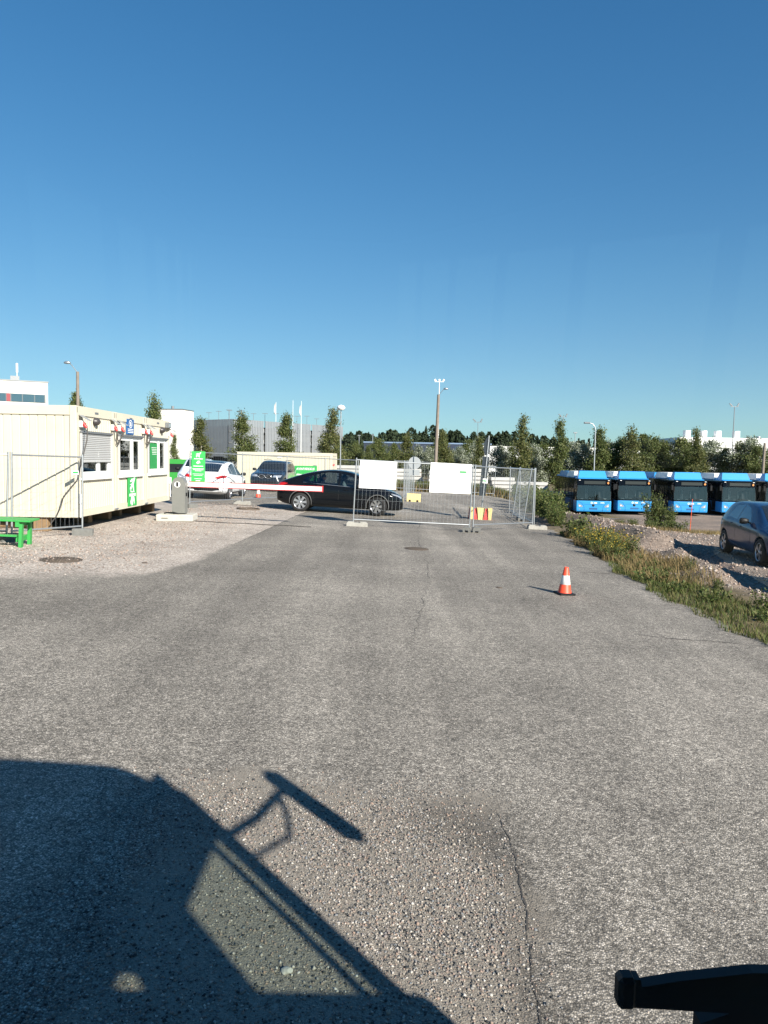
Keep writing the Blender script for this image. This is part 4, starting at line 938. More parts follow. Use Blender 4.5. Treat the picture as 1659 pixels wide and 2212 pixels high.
TY = dict(L=4.75, wheels=(0.93, 3.82), wr=0.352, track=0.84,
    top=[(0, 0.93), (0.06, 1.06), (0.20, 1.13), (0.55, 1.27), (1.0, 1.43), (1.5, 1.555), (2.0, 1.62), (2.45, 1.615), (2.9, 1.53), (3.3, 1.34), (3.65, 1.13), (4.0, 1.03), (4.35, 0.93), (4.6, 0.80), (4.72, 0.66), (4.75, 0.52)],
    belt=[(0, 0.98), (0.6, 1.06), (1.5, 1.02), (2.5, 0.98), (3.4, 0.95), (4.0, 0.90), (4.6, 0.74), (4.75, 0.5)],
    width=[(0, 0.74), (0.12, 0.84), (0.45, 0.925), (1.1, 0.955), (2.4, 0.955), (3.6, 0.945), (4.2, 0.90), (4.5, 0.80), (4.68, 0.64), (4.75, 0.50)],
    bottom=[(0, 0.36), (0.3, 0.25), (0.7, 0.20), (4.2, 0.20), (4.6, 0.22), (4.75, 0.27)],
    cabin=[(1.1, 0.62), (3.3, 0.62), (3.3, 1.0), (2.75, 1.42), (2.2, 1.53), (1.5, 1.47), (1.1, 1.25)], cabw=0.56,
    windows=[[(0.95, 1.125), (1.38, 1.085), (1.38, 1.40), (1.10, 1.29)], [(1.43, 1.08), (2.30, 1.045), (2.30, 1.50), (1.98, 1.515), (1.43, 1.42)], [(2.40, 1.04), (3.30, 1.0), (3.02, 1.27), (2.72, 1.43), (2.40, 1.49)]],
    windscreen=[(3.50, -0.62), (3.56, 0), (3.50, 0.62), (2.80, 0.52), (2.75, 0), (2.80, -0.52)], rear_window=[(0.34, -0.52), (0.30, 0), (0.34, 0.52), (1.28, 0.46), (1.32, 0), (1.28, -0.46)],
    glassroof=[(1.42, -0.50), (1.42, 0.50), (2.70, 0.50), (2.70, -0.50)],
    headlamps=[[(0.42, 0.70), (0.60, 0.68), (0.80, 0.80), (0.78, 0.86), (0.58, 0.79)]], tail=[[(0.42, 0.93), (0.60, 0.90), (0.84, 0.94), (0.82, 1.06), (0.60, 1.01)]],
    tailside=[[(0.05, 0.93), (0.24, 0.95), (0.44, 1.03), (0.10, 1.06)]],
    rear_trim=[[(-0.72, 0.38), (0.72, 0.38), (0.64, 0.52), (0.55, 0.57), (-0.55, 0.57), (-0.64, 0.52)]],
    sill=[[(1.36, 0.23), (3.4, 0.23), (3.4, 0.31), (1.36, 0.31)]],
    seams=[[(1.40, 0.40), (1.412, 0.40), (1.412, 1.06), (1.40, 1.06)], [(2.345, 0.36), (2.357, 0.36), (2.357, 1.04), (2.345, 1.04)], [(3.42, 0.36), (3.432, 0.36), (3.36, 0.98), (3.348, 0.98)]],
    handles=[(1.72, 0.93), (2.62, 0.90)], mirror=(3.08, 1.04))
def paintm(n, c, r=0.3, coat=0.7, metal=0.0, spec=0.5): return mat(n, c, r, metal, 0.04, 3, coat=coat, spec=spec)
BLK = paintm('black_car_paint', (0.004, 0.005, 0.007), 0.10, 0.0, 0.0, 0.3)
WHT = paintm('white_car_paint', (0.78, 0.79, 0.80), 0.3)
BLU = paintm('blue_grey_car_paint', (0.008, 0.036, 0.10), 0.18, 0.2, 0.0, 0.35)
SEATM = mat('dark_seat_fabric', (0.03, 0.03, 0.032), 0.8)
def seats(root, xs_, z=1.0):
    for x, y in xs_:
        MB().box((x, y, z - 0.22), (0.12, 0.42, 0.62), rotm(0, R(-12), 0), 0.05).box((x - 0.06, y, z + 0.20), (0.08, 0.24, 0.16), rotm(0, R(-12), 0), 0.03).build('seat', SEATM, root)
t1, bv, bd = car(TY, 'crossover_car', 'glossy black crossover car driving right behind the mesh fence', BLK, group=None, rim='turbine', steer=R(-24))
ch = MB().cyl((3.82, -0.90, 0.36), (3.82, -0.899, 0.36), 0.001).mesh('x'); bpy.data.meshes.remove(ch)
seats(t1, [(1.55, -0.36), (1.55, 0.36), (2.35, -0.36), (2.35, 0.36)])
for s_ in (-1, 1):
    for xw in TY['wheels']:
        pts = []
        for a in np.linspace(R(-12), R(192), 22):
            px, pz = xw + math.cos(a) * 0.415, 0.372 + math.sin(a) * 0.415
            h, nn, _, _ = bv.ray_cast(Vector((px, 3 * s_, pz)), Vector((0, -s_, 0)))
            if h: pts.append(h + Vector((0, -0.004 * s_, 0)))
        MB().tube(pts, 0.016, 6).build('arch_trim', mat('grey_arch_trim', (0.10, 0.10, 0.10), 0.6), t1)
for s_ in (-1, 1): MB().tube([(1.0, s_ * 0.86, 1.10), (1.8, s_ * 0.885, 1.06), (2.6, s_ * 0.88, 1.03), (3.3, s_ * 0.865, 0.99)], 0.008, 6).build('chrome_strip', ALLOY, t1)
settle(t1, -4.02, 28.55, R(-3.5), 0.006)
# the white ones
t2, bv, bd = car(TY, 'crossover_car', 'white crossover car parked with its tail behind the green fence sign', WHT, group='white parked crossovers', rim='five')
MB().box2((-0.012, -0.27, 0.80), (0.0, 0.27, 0.92)).build('number_plate', WHITE, t2)
text('LLB-279', 0.12, BLACK, t2, (-0.0135, 0, 0.86), (R(90), 0, R(-90)), ext=0.001)
icon([[(-.5, .5), (0, .38), (.5, .5), (.42, .30), (.12, .22), (0, -.5), (-.12, .22), (-.42, .30)]], 0.10, 0, 1.03, DSTEEL, t2, 0.035, 'emblem')
settle(t2, -7.6, 31.0, R(89), 0.005)
t3 = copy_tree(t2); t3['label'] = 'white car half hidden behind the barrier cabinet and cabin'
for ch in t3.children:
    pass
settle(t3, -10.0, 40.5, R(-80), 0.005)
# SUV seen from the front
SU = dict(L=4.68, wheels=(0.92, 3.78), wr=0.37, track=0.82,
    top=[(0, 1.0), (0.05, 1.15), (0.16, 1.42), (0.35, 1.60), (0.9, 1.665), (1.7, 1.69), (2.3, 1.67), (2.75, 1.58), (3.1, 1.38), (3.4, 1.17), (3.7, 1.11), (4.2, 1.04), (4.52, 0.95), (4.66, 0.80), (4.68, 0.60)],
    belt=[(0, 1.0), (1.5, 1.05), (3.2, 1.02), (4.2, 0.93), (4.68, 0.6)],
    width=[(0, 0.82), (0.15, 0.88), (0.5, 0.93), (2.4, 0.945), (3.8, 0.94), (4.35, 0.89), (4.6, 0.80), (4.68, 0.72)],
    bottom=[(0, 0.36), (0.5, 0.26), (4.3, 0.26), (4.68, 0.32)], roofw=0.72,
    windows=[[(0.55, 1.14), (1.35, 1.10), (1.35, 1.50), (0.70, 1.50)], [(1.42, 1.10), (2.2, 1.08), (2.2, 1.53), (1.42, 1.52)], [(2.28, 1.08), (3.1, 1.05), (2.7, 1.42), (2.28, 1.52)]],
    windscreen=[(3.34, -0.66), (3.38, 0), (3.34, 0.66), (2.68, 0.58), (2.62, 0), (2.68, -0.58)], rear_window=[(0.08, -0.55), (0.08, 0.55), (0.34, 0.5), (0.34, -0.5)],
    headlamps=[[(0.40, 0.80), (0.78, 0.80), (0.84, 0.92), (0.46, 0.91)]], tail=[[(0.5, 0.9), (0.84, 0.9), (0.84, 1.05), (0.5, 1.02)]],
    grille=[[(0.04, 0.72), (0.33, 0.72), (0.36, 0.86), (0.30, 0.92), (0.06, 0.92), (0.03, 0.86)], [(-0.33, 0.72), (-0.04, 0.72), (-0.03, 0.86), (-0.06, 0.92), (-0.30, 0.92), (-0.36, 0.86)], [(-0.55, 0.40), (0.55, 0.40), (0.60, 0.55), (-0.60, 0.55)]],
    mirror=(2.98, 1.12))
t4, bv, bd = car(SU, 'suv', 'black SUV facing the camera before the lone container', paintm('dark_suv_paint', (0.008, 0.010, 0.015), 0.25, 0.8), 'suv')
for s_ in (-1, 1):
    b = MB(); pts = [(4.70, s_ * 0.185 + 0.155 * math.cos(a), 0.82 + 0.10 * math.sin(a)) for a in np.linspace(0, 2 * math.pi, 17)]; b.tube(pts, 0.012); b.build('grille_ring', ALLOY, t4)
for s_ in (-1, 1): MB().tube([(0.4, s_ * 0.62, 1.68), (1.4, s_ * 0.63, 1.735), (2.4, s_ * 0.62, 1.70)], 0.016).build('roof_rail', BLACK, t4)
settle(t4, -6.15, 44.6, R(-94), 0.005)
# a green van at the left
GRP = paintm('green_car_paint', (0.04, 0.30, 0.05), 0.35, 0.5)
project([(1.0, 0.42), (3.2, 0.42), (3.2, 0.98), (1.0, 1.02)], bv, 'L', 0.004, 'green_side_patch', GRP, t4, 4)  # green patch laid over the SUV's left doors
t = thing('van', 'green van roof showing between the far cabin and the green sign', 'van', (-14.2, 44.5, G(-12, 41.5) - 0.5), R(-4))
MB().prism([(0, 0.35), (4.9, 0.35), (4.9, 0.95), (4.2, 1.1), (3.6, 1.82), (3.3, 1.92), (0.1, 1.92), (0, 1.8)], 1, 0.0, 1.9).build('body', GRP, t)
MB().prism([(4.08, 1.15), (4.16, 1.16), (3.62, 1.78), (3.56, 1.76)], 1, 0.15, 1.75).build('windscreen', DARKGLASS, t)
for a, c in ((0.3, 1.2), (1.3, 2.2), (2.3, 3.2)): MB().box2((a, -0.01, 1.15), (c, 0.0, 1.65)).build('window', DARKGLASS, t)
for x in (0.9, 4.0):
    for y in (0.12, 1.78): wheel(t, x, y if y > 1 else -0.0, 0.33, 0.2, 'five', ALLOY)
# hatchback on the right, and one like it just out of the picture that throws the second shadow
KI = dict(L=4.05, wheels=(0.66, 3.23), wr=0.31, track=0.76,
    top=[(0, 0.86), (0.04, 1.02), (0.14, 1.20), (0.32, 1.36), (0.7, 1.43), (1.3, 1.455), (1.8, 1.445), (2.3, 1.36), (2.75, 1.15), (3.08, 0.99), (3.5, 0.90), (3.8, 0.80), (3.98, 0.66), (4.05, 0.5)],
    belt=[(0, 0.96), (1.0, 0.97), (2.0, 0.92), (3.0, 0.86), (3.7, 0.76), (4.05, 0.48)],
    width=[(0, 0.70), (0.12, 0.78), (0.4, 0.845), (1.2, 0.86), (2.6, 0.86), (3.3, 0.85), (3.7, 0.78), (3.95, 0.62), (4.05, 0.46)],
    bottom=[(0, 0.32), (0.4, 0.2), (3.6, 0.19), (4.05, 0.25)], roofw=0.68,
    windows=[[(0.78, 1.03), (1.45, 0.985), (1.45, 1.345), (0.98, 1.31)], [(1.55, 0.98), (2.42, 0.92), (2.20, 1.12), (1.90, 1.29), (1.55, 1.345)]],
    trimline=None,
    windscreen=[(2.98, -0.60), (3.04, 0), (2.98, 0.60), (2.16, 0.50), (2.10, 0), (2.16, -0.50)], rear_window=[(0.09, -0.46), (0.09, 0.46), (0.30, 0.44), (0.30, -0.44)],
    headlamps=[[(0.34, 0.60), (0.55, 0.58), (0.74, 0.74), (0.72, 0.80), (0.44, 0.70)]], tail=[[(0.5, 0.78), (0.76, 0.78), (0.76, 1.0), (0.6, 0.98)]],
    grille=[[(-0.28, 0.56), (0.28, 0.56), (0.26, 0.62), (-0.26, 0.62)], [(-0.45, 0.30), (0.45, 0.30), (0.38, 0.44), (-0.38, 0.44)]],
    seams=[[(1.495, 0.34), (1.507, 0.34), (1.507, 0.96), (1.495, 0.96)], [(2.62, 0.32), (2.632, 0.32), (2.60, 0.88), (2.588, 0.88)], [(0.98, 0.72), (0.992, 0.72), (0.76, 1.0), (0.748, 1.0)]],
    handles=[(1.12, 0.86), (1.82, 0.82)], mirror=(2.36, 0.95))
t6, _, _ = car(KI, 'hatchback', 'dark blue hatchback parked on the gravel at the right edge', BLU, 'car', None, 'five', ALLOY, glass=glassmat('sky_reflecting_car_glass', (0.5, 0.55, 0.57), 0.30))
kx, ky, kr = 9.95, 21.35, R(-97)
d_ = Vector((math.cos(kr), math.sin(kr))); lf = Vector((-d_.y, d_.x))
o_ = Vector((kx, ky)) - d_ * 0.66 + lf * 0.76
settle(t6, o_.x, o_.y, kr, 0.006); t6.scale = (1.05, 1.05, 1.07)
t7 = copy_tree(t6); t7['label'] = 'hatchback beyond the right edge whose shadow falls by the verge'
settle(t7, 9.3, 15.2, R(-92), 0.006)

# ---------------------------------------------------------------- blue city buses in a row
BUSB = paintm('blue_bus_paint', (0.03, 0.27, 0.62), 0.35, 0.4)
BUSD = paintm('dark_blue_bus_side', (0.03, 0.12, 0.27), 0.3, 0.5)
BUSG = mat('bus_window_glass', (0.010, 0.014, 0.016), 0.04, 0, 0.1, 1, spec=0.7)
SCREENG = glassmat('bus_windscreen_glass', (0.70, 0.78, 0.79), 0.12)
BUSBLACK = mat('black_bus_mask', (0.003, 0.0035, 0.005), 0.10, 0, 0.1, 4, spec=0.25)
DISP = mat('unlit_destination_display', (0.032, 0.040, 0.040), 0.5, spec=0.2)
def ring_plan(L, hw, r, zs, taper=0.0, front=True, n=7):
    """horizontal outlines with rounded front corners, stacked at heights zs -> list of rings"""
    out = []
    for z, inset in zs:
        P = [(L, hw), (L, -hw)] if False else []
        w_ = hw - inset * 0.3; f = inset
        P = [(L, -w_), (L, w_)]
        for a in np.linspace(0, math.pi / 2, n): P.append((f + r - r * math.sin(a), w_ - r * 0.55 + r * 0.55 * math.cos(a)))
        for a in np.linspace(math.pi / 2, 0, n): P.append((f + r - r * math.sin(a), -(w_ - r * 0.55 + r * 0.55 * math.cos(a))))
        out.append([(x, y, z) for x, y in P])
    return out
def stack(rings, cap=True):
    b = MB(); n = len(rings[0]); V = [p for r_ in rings for p in r_]
    Fx = [(i * n + j, i * n + (j + 1) % n, (i + 1) * n + (j + 1) % n, (i + 1) * n + j) for i in range(len(rings) - 1) for j in range(n)]
    if cap: Fx += [tuple(range(n - 1, -1, -1)), tuple(range((len(rings) - 1) * n, len(rings) * n))]
    return b.add(V, Fx)
def make_bus():
    t = thing('city_bus', '', 'bus', group='blue buses parked in a row')
    L, hw = 12.0, 1.275
    stack(ring_plan(L, hw, 0.16, [(0.30, 0.03), (0.42, 0.0), (1.02, 0.0), (1.08, 0.01)])).build('lower_body', BUSB, t)
    stack(ring_plan(L, hw - 0.006, 0.16, [(1.081, 0.012), (1.16, 0.015)])).build('belt_band', BUSBLACK, t)
    stack(ring_plan(L, hw - 0.002, 0.16, [(2.20, 0.07), (2.62, 0.13), (2.68, 0.18)])).build('upper_band', BUSBLACK, t)
    stack(ring_plan(L, hw - 0.02, 0.16, [(2.681, 0.42), (2.74, 0.55), (2.76, 0.75)])).build('roof', BUSB, t)
    # glazed middle: sides opaque dark glass from 0.9 m back, open cab with windscreen in front
    MB().box2((1.0, -hw + 0.012, 1.161), (L, hw - 0.012, 2.199)).build('saloon_glass', BUSG, t)
    for s_ in (-1, 1):
        MB().box2((0.10, s_ * (hw - 0.10), 1.161), (0.20, s_ * (hw - 0.03), 2.199), 0.01).build('front_pillar', BLACK, t)
        MB().box2((0.2, s_ * (hw - 0.03), 1.161), (1.0, s_ * (hw - 0.024), 2.199)).build('cab_window', SCREENG, t)
        for x in (1.0, 2.3, 3.9, 5.5, 6.1, 7.3, 9.0, 10.6):
            MB().box2((x, s_ * (hw - 0.012), 1.161), (x + 0.09, s_ * (hw + 0.003), 2.199)).build('window_pillar', BLACK, t)
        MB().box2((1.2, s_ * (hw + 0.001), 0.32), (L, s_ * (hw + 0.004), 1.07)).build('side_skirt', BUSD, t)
        for x in (2.65, 8.6): wheel(t, x, s_ * (hw - 0.155), 0.48, 0.30, 'ten', DSTEEL); MB().cyl((x, s_ * (hw + 0.0042), 0.5), (x, s_ * (hw + 0.0062), 0.5), 0.56, None, 28).build('wheel_arch', BLACK, t)
    for a, c in ((1.25, 2.0), (5.6, 6.9)):
        for k in (0, 1):
            m_ = (a + c) / 2; x0, x1 = ((a, m_ - .02), (m_ + .02, c))[k]; MB().box2((x0, hw + 0.0045, 0.36), (x1, hw + 0.012, 2.2)).build('door', BUSG, t)
    V = []; n = 9
    for i in range(n):
        y = -hw + 0.06 + (2 * hw - 0.12) * i / (n - 1); cv = 0.07 * (abs(y) / hw) ** 4
        V += [(0.012 + cv, y, 1.161), (0.066 + cv, y, 2.199)]
    MB().add(V, [(2 * i, 2 * i + 2, 2 * i + 3, 2 * i + 1) for i in range(n - 1)], True).build('windscreen', SCREENG, t)
    MB().box2((0.25, -1.1, 1.161), (0.75, 1.1, 1.22)).build('dashboard', BLACK, t)
    MB().box((0.75, -0.65, 1.5), (0.14, 0.48, 0.75), rotm(0, R(8), 0), 0.05).build('driver_seat', SEATM, t)
    for y, z in ((0.35, 1.9), (0.45, 2.0), (-0.25, 1.8)): MB().cyl((0.9, y, 1.17), (0.9, y, z), 0.018, None, 6).build('grab_pole', STEEL, t)
    for y in (-0.95, 0.1, 0.7): MB().box2((0.30, y, 1.221), (0.42, y + 0.2, 1.235)).build('paper', WHITE, t)
    MB().box2((0.055, -0.80, 2.30), (0.085, 0.72, 2.53)).build('destination_display', DISP, t)
    m_ = MB().prism([(-0.08, 0), (0, -0.095), (0.08, 0), (0, 0.095)], 0, 0.05, 0.075)
    m_.v = [(x, y - 1.0, z + 2.40) for x, y, z in m_.v]
    m_.build('gas_diamond', mat('orange_diamond', (0.8, 0.30, 0.08), 0.5), t)
    # front mask
    for s_ in (-1, 1):
        pl = [(s_ * 1.22, 0.66), (s_ * 0.86, 0.60), (s_ * 0.76, 0.68), (s_ * 1.16, 0.92), (s_ * 1.24, 0.95)]
        b = MB(); V, Fx = poly_patch(pl, 3)
        V3 = [(-0.008 + 0.18 * max(0, (abs(y) - 1.06) / 0.2) ** 2, y, z) for y, z in V]; b.add(V3, Fx, True).build('headlight', LAMPGLASS, t)
        MB().cyl((-0.02, s_ * 1.0, 0.70), (0.01, s_ * 1.0, 0.70), 0.05, None, 12).build('lamp', WHITE, t)
        MB().cyl((-0.006, s_ * 1.02, 0.44), (0.02, s_ * 1.02, 0.44), 0.04, None, 12).build('fog_lamp', LAMPGLASS, t)
        MB().tube([(-0.004, s_ * 1.14, 1.05), (-0.004, s_ * 0.86, 0.92), (-0.004, s_ * 0.68, 0.64), (-0.004, s_ * 0.66, 0.34)], 0.007, 4).build('panel_gap', BLACK, t)
        MB().tube([(0.10, s_ * 1.25, 2.45), (-0.02, s_ * 1.36, 2.46), (-0.06, s_ * 1.40, 2.38)], 0.022).box((-0.06, s_ * 1.41, 2.12), (0.09, 0.17, 0.42), None, 0.03).build('mirror', BLACK, t)
        MB().box2((0.058, s_ * 1.10, 2.56), (0.075, s_ * 0.98, 2.60)).build('marker_lamp', WHITE, t)
    MB().tube([(-0.004, -0.70, 0.82), (-0.004, 0.70, 0.82)], 0.006, 4).build('bonnet_gap', BLACK, t)
    MB().box2((-0.006, -0.28, 0.44), (0.0, 0.30, 0.57)).build('plate_recess', BUSD, t)
    MB().lathe([(0.001, 0.02), (0.07, 0.015), (0.10, 0.0)], 20).build('emblem', BLACK, t, (-0.004, 0.02, 0.75)).rotation_euler = (0, R(-90), 0)
    b = MB(); V = []
    for i in range(20):
        a = 2 * math.pi * i / 20; V += [(-0.005, 0.14 + 0.075 * math.cos(a), 0.93 + 0.075 * math.sin(a)), (-0.005, 0.14 + 0.045 * math.cos(a), 0.93 + 0.045 * math.sin(a))]
    b.add(V, [(2 * i, 2 * i + 1, (2 * i + 3) % 40, (2 * i + 2) % 40) for i in range(20)]); b.build('ring_logo', WHITE, t)
    MB().box2((-0.006, 0.0, 0.86), (-0.003, 0.012, 1.0)).build('logo_bar', WHITE, t)
    for z in (0.955, 0.905): MB().box2((-0.006, -0.24, z - 0.02), (-0.003, -0.04, z + 0.02)).build('logo_word', WHITE, t)
    MB().tube([(0.0, 0.35, 1.19), (-0.01, 0.0, 1.30), (-0.005, -0.55, 1.26), (0.01, -0.98, 1.10)], 0.016).build('wiper', BLACK, t)
    # roof pods
    def pod(x0, x1, w0, z1, m, nm):
        b = MB(); s_ = 0.28
        V = [(x0, -w0, 2.762), (x0, w0, 2.762), (x1, w0, 2.762), (x1, -w0, 2.762), (x0 + s_, -w0 + 0.12, z1), (x0 + s_, w0 - 0.12, z1), (x1 - s_, w0 - 0.12, z1), (x1 - s_, -w0 + 0.12, z1)]
        b.add(V, [(0, 1, 5, 4), (1, 2, 6, 5), (2, 3, 7, 6), (3, 0, 4, 7), (4, 5, 6, 7), (3, 2, 1, 0)]); q = b.build(nm, m, t)
        return q
    pod(0.8, 1.9, 1.04, 3.26, BUSB, 'front_roof_pod'); pod(2.0, 5.6, 1.2, 3.2, WHITE, 'roof_unit'); pod(5.9, 10.6, 1.12, 3.14, BUSB, 'rear_roof_pod')
    return t
bus0 = make_bus()
SPOTS = [(15.35, 54.2, 5.5, '1072'), (18.75, 55.4, 4.5, '1090'), (22.95, 55.4, 4.5, '1083'), (26.75, 55.8, 4.5, '1085'), (30.25, 56.2, 4.5, '')]
BL = ['leftmost blue city bus, nearest the fence, numbered 1072', 'second blue city bus from the left, partly behind a leafy shrub', 'third blue city bus, standing between the shrub and the orange stick', 'fourth blue city bus, behind the dark hatchback', 'blue city bus cut off by the right edge of the picture']
copies = [bus0] + [copy_tree(bus0) for _ in range(4)]
for i, (x, y, a, num) in enumerate(SPOTS):
    t = copies[i]; t['label'] = BL[i]
    t.location = (x, y, G(x, y + 1)); t.rotation_euler = (0, 0, R(90 - a))
    if num: text(num, 0.15, WHITE, t, (-0.006, -0.62, 0.94), (R(90), 0, R(-90)), 'fleet_number', ext=0.001, bold=0.003)

# ---------------------------------------------------------------- the bus the picture is taken from
BX0, BX1, BF, BR = -0.70, 1.87, 0.80, -11.0
OWN = paintm('own_bus_paint', (0.30, 0.32, 0.33), 0.35, 0.4)
LINE = mat('dark_grey_bus_lining', (0.05, 0.052, 0.055), 0.8, 0, 0.1, 4)
g0 = G(0.6, -4)
t = thing('shuttle_bus', 'dark bus the camera rides in, its wiper and shadow in view', 'bus', (0, 0, g0))
W0, W1 = 1.475 - g0, 2.78 - g0; top = 3.08 - g0
MB().box2((BX0, BR, top - 0.10), (BX1 - 0.002, BF - 0.361, top - 0.002), 0.12).build('roof', OWN, t)
n = 28; V = []
for i in range(n + 1):
    u = i / n; x = BX0 + (BX1 - BX0) * u; cr = max(0, abs(2 * u - 1) - 0.72) / 0.28; cv = 0.10 * (2 * u - 1) ** 2 + 0.12 * cr ** 2; tz = top - 0.001 - 0.10 * cr ** 2
    V += [(x, BF - cv - 0.03, W1), (x, BF - cv - 0.06, tz - 0.06), (x, BF - cv - 0.16, tz), (x, BF - 0.36, tz), (x, BF - 0.36, W1)]
MB().add(V, [(5 * i + a, 5 * i + (a + 1) % 5, 5 * i + 5 + (a + 1) % 5, 5 * i + 5 + a) for i in range(n) for a in range(5)] + [(0, 1, 2, 3, 4), (5 * n + 4, 5 * n + 3, 5 * n + 2, 5 * n + 1, 5 * n)]).build('front_dome', OWN, t)
MB().box2((BX0, BF - 0.06, 0.35), (BX1, BF, W0), 0.03).build('front_panel', OWN, t)
MB().box2((BX0, BR, 0.35), (BX0 + 0.06, BF - 0.07, 1.1)).build('left_side', OWN, t)
MB().box2((BX1 - 0.06, BR, 0.35), (BX1, -0.60, 1.1)).build('right_side', OWN, t)
MB().box2((BX0, BR - 0.06, 0.35), (BX1, BR - 0.001, top)).build('rear_wall', OWN, t)
MB().box2((BX0 + 0.06, BR, 0.40), (BX1 - 0.06, BF - 0.07, 0.46)).build('floor', LINE, t)
MB().box2((BX0 + 0.07, BF - 0.42, 0.9), (BX1 - 0.55, BF - 0.07, W0 - 0.04), 0.04).build('dashboard', LINE, t)
MB().box2((BX0 + 0.061, BR, top - 0.16), (BX1 - 0.061, BF - 0.36, top - 0.101)).build('ceiling', LINE, t)
SIDEG = glassmat('tinted_side_glass', (0.88, 0.93, 0.87), 0.05)
CLEAR = glassmat('clear_windscreen', (0.97, 0.985, 0.98), 0.022)
# right side: door with its glass, post, saloon windows
MB().box2((BX1 - 0.05, -0.60, 0.35), (BX1, -0.08, top - 0.1)).build('door_post', OWN, t)
do = MB().box2((BX1 - 0.04, -0.079, 0.37), (BX1 - 0.003, 0.64, 1.30 - g0)).build('door', OWN, t)
MB().box2((BX1 - 0.04, -0.079, 2.46 - g0), (BX1 - 0.003, 0.64, top - 0.101)).build('door_header', OWN, t)
MB().box2((BX1 - 0.025, -0.079, 1.301 - g0), (BX1 - 0.018, 0.64, 2.459 - g0)).build('door_glass', SIDEG, do)
MB().box2((BX1 - 0.035, 0.47, 1.302 - g0), (BX1 - 0.008, 0.505, 2.458 - g0)).build('door_seal', BLACK, do)
for x0, x1 in ((BX1 - 0.10, BX1 - 0.002), (BX0 + 0.002, BX0 + 0.10)): MB().box2((x0, 0.641, W0), (x1, BF - 0.09, W1 - 0.001), 0.02).build('front_pillar', OWN, t)
for s_, x in ((1, BX1), (-1, BX0)):
    y = -0.60 if s_ > 0 else 0.62
    MB().box2((x - (0.05 if s_ > 0 else 0), BR, 2.62), (x + (0.05 if s_ < 0 else 0), y - .001, top - 0.1)).build('window_header', OWN, t)
    k = 0
    while y > BR + 0.5:
        y2 = max(y - 1.7, BR); MB().box2((x - 0.035 * s_, y2 + 0.12, 1.101), (x - 0.028 * s_, y - 0.0, 2.619)).build('side_window', SIDEG, t)
        MB().box2((x - 0.05 * s_, y2, 1.101), (x - 0.001 * s_, y2 + 0.12, 2.619)).build('window_pillar', OWN, t); y = y2
# windscreen
V = []; n = 14
for i in range(n + 1):
    u = i / n; x = BX0 + 0.05 + (BX1 - BX0 - 0.1) * u; cv = 0.10 * (2 * u - 1) ** 2
    V += [(x, BF - cv, W0 + 0.001), (x, BF - cv - 0.15, W1 - 0.001)]
MB().add(V, [(2 * i, 2 * i + 2, 2 * i + 3, 2 * i + 1) for i in range(n)], True).build('windscreen', CLEAR, t)
# seats behind, wiper in front, wheels, mirror on its arms
for y in (-1.6, -2.5, -3.4, -4.3):
    for x in (-0.45, 1.15): MB().box2((x, y, 0.86), (x + 0.45, y + 0.45, 0.98), 0.04).box2((x, y, 0.98), (x + 0.45, y + 0.10, 1.62), 0.04).build('passenger_seat', SEATM, t)
for s_x in (BX0 + 0.2, BX1 - 0.2):
    for y in (-1.9, -8.0): wheel(t, s_x, y, 0.46, 0.28, 'ten', DSTEEL).rotation_euler = (0, 0, R(90))
pz = -g0
wb = MB(); wb.box2((0.290, 0.838, 1.497 + pz), (0.312, 0.862, 1.537 + pz), 0.005)
wb.prism([(0.305, 1.500 + pz), (0.62, 1.486 + pz), (0.95, 1.49 + pz), (0.95, 1.52 + pz), (0.62, 1.546 + pz), (0.45, 1.546 + pz), (0.36, 1.534 + pz), (0.318, 1.526 + pz), (0.316, 1.535 + pz), (0.305, 1.535 + pz)], 1, 0.842, 0.858)
wi = wb.build('wiper', BLACK, t)
MB().prism([(0.40, 1.465 + pz), (0.47, 1.492 + pz), (0.62, 1.51 + pz), (0.62, 1.48 + pz), (0.50, 1.45 + pz), (0.40, 1.44 + pz)], 1, 0.863, 0.885).build('wiper_arm', BLACK, wi)
ma = MB(); mxp, myp = 2.27, 1.10
mi = MB().box((0, 0, 0), (0.13, 0.27, 0.56), None, 0.055); mi.v = [tuple(Matrix.Rotation(R(38), 3, 'Z') @ Vector(v) + Vector((mxp, myp, 2.40 + pz))) for v in mi.v]
mo = mi.build('mirror', BLACK, t)
MB().tube([(1.84, 0.68, 2.40 + pz), (2.0, 0.85, 2.43 + pz), (2.15, 1.0, 2.50 + pz), (mxp - .04, myp - .03, 2.54 + pz)], 0.026, 8).build('mirror_arm', BLACK, mo)
MB().tube([(1.84, 0.68, 2.24 + pz), (2.06, 0.86, 2.28 + pz), (2.14, 0.97, 2.40 + pz), (2.18, 1.03, 2.50 + pz)], 0.015, 8).build('mirror_stay', BLACK, mo)
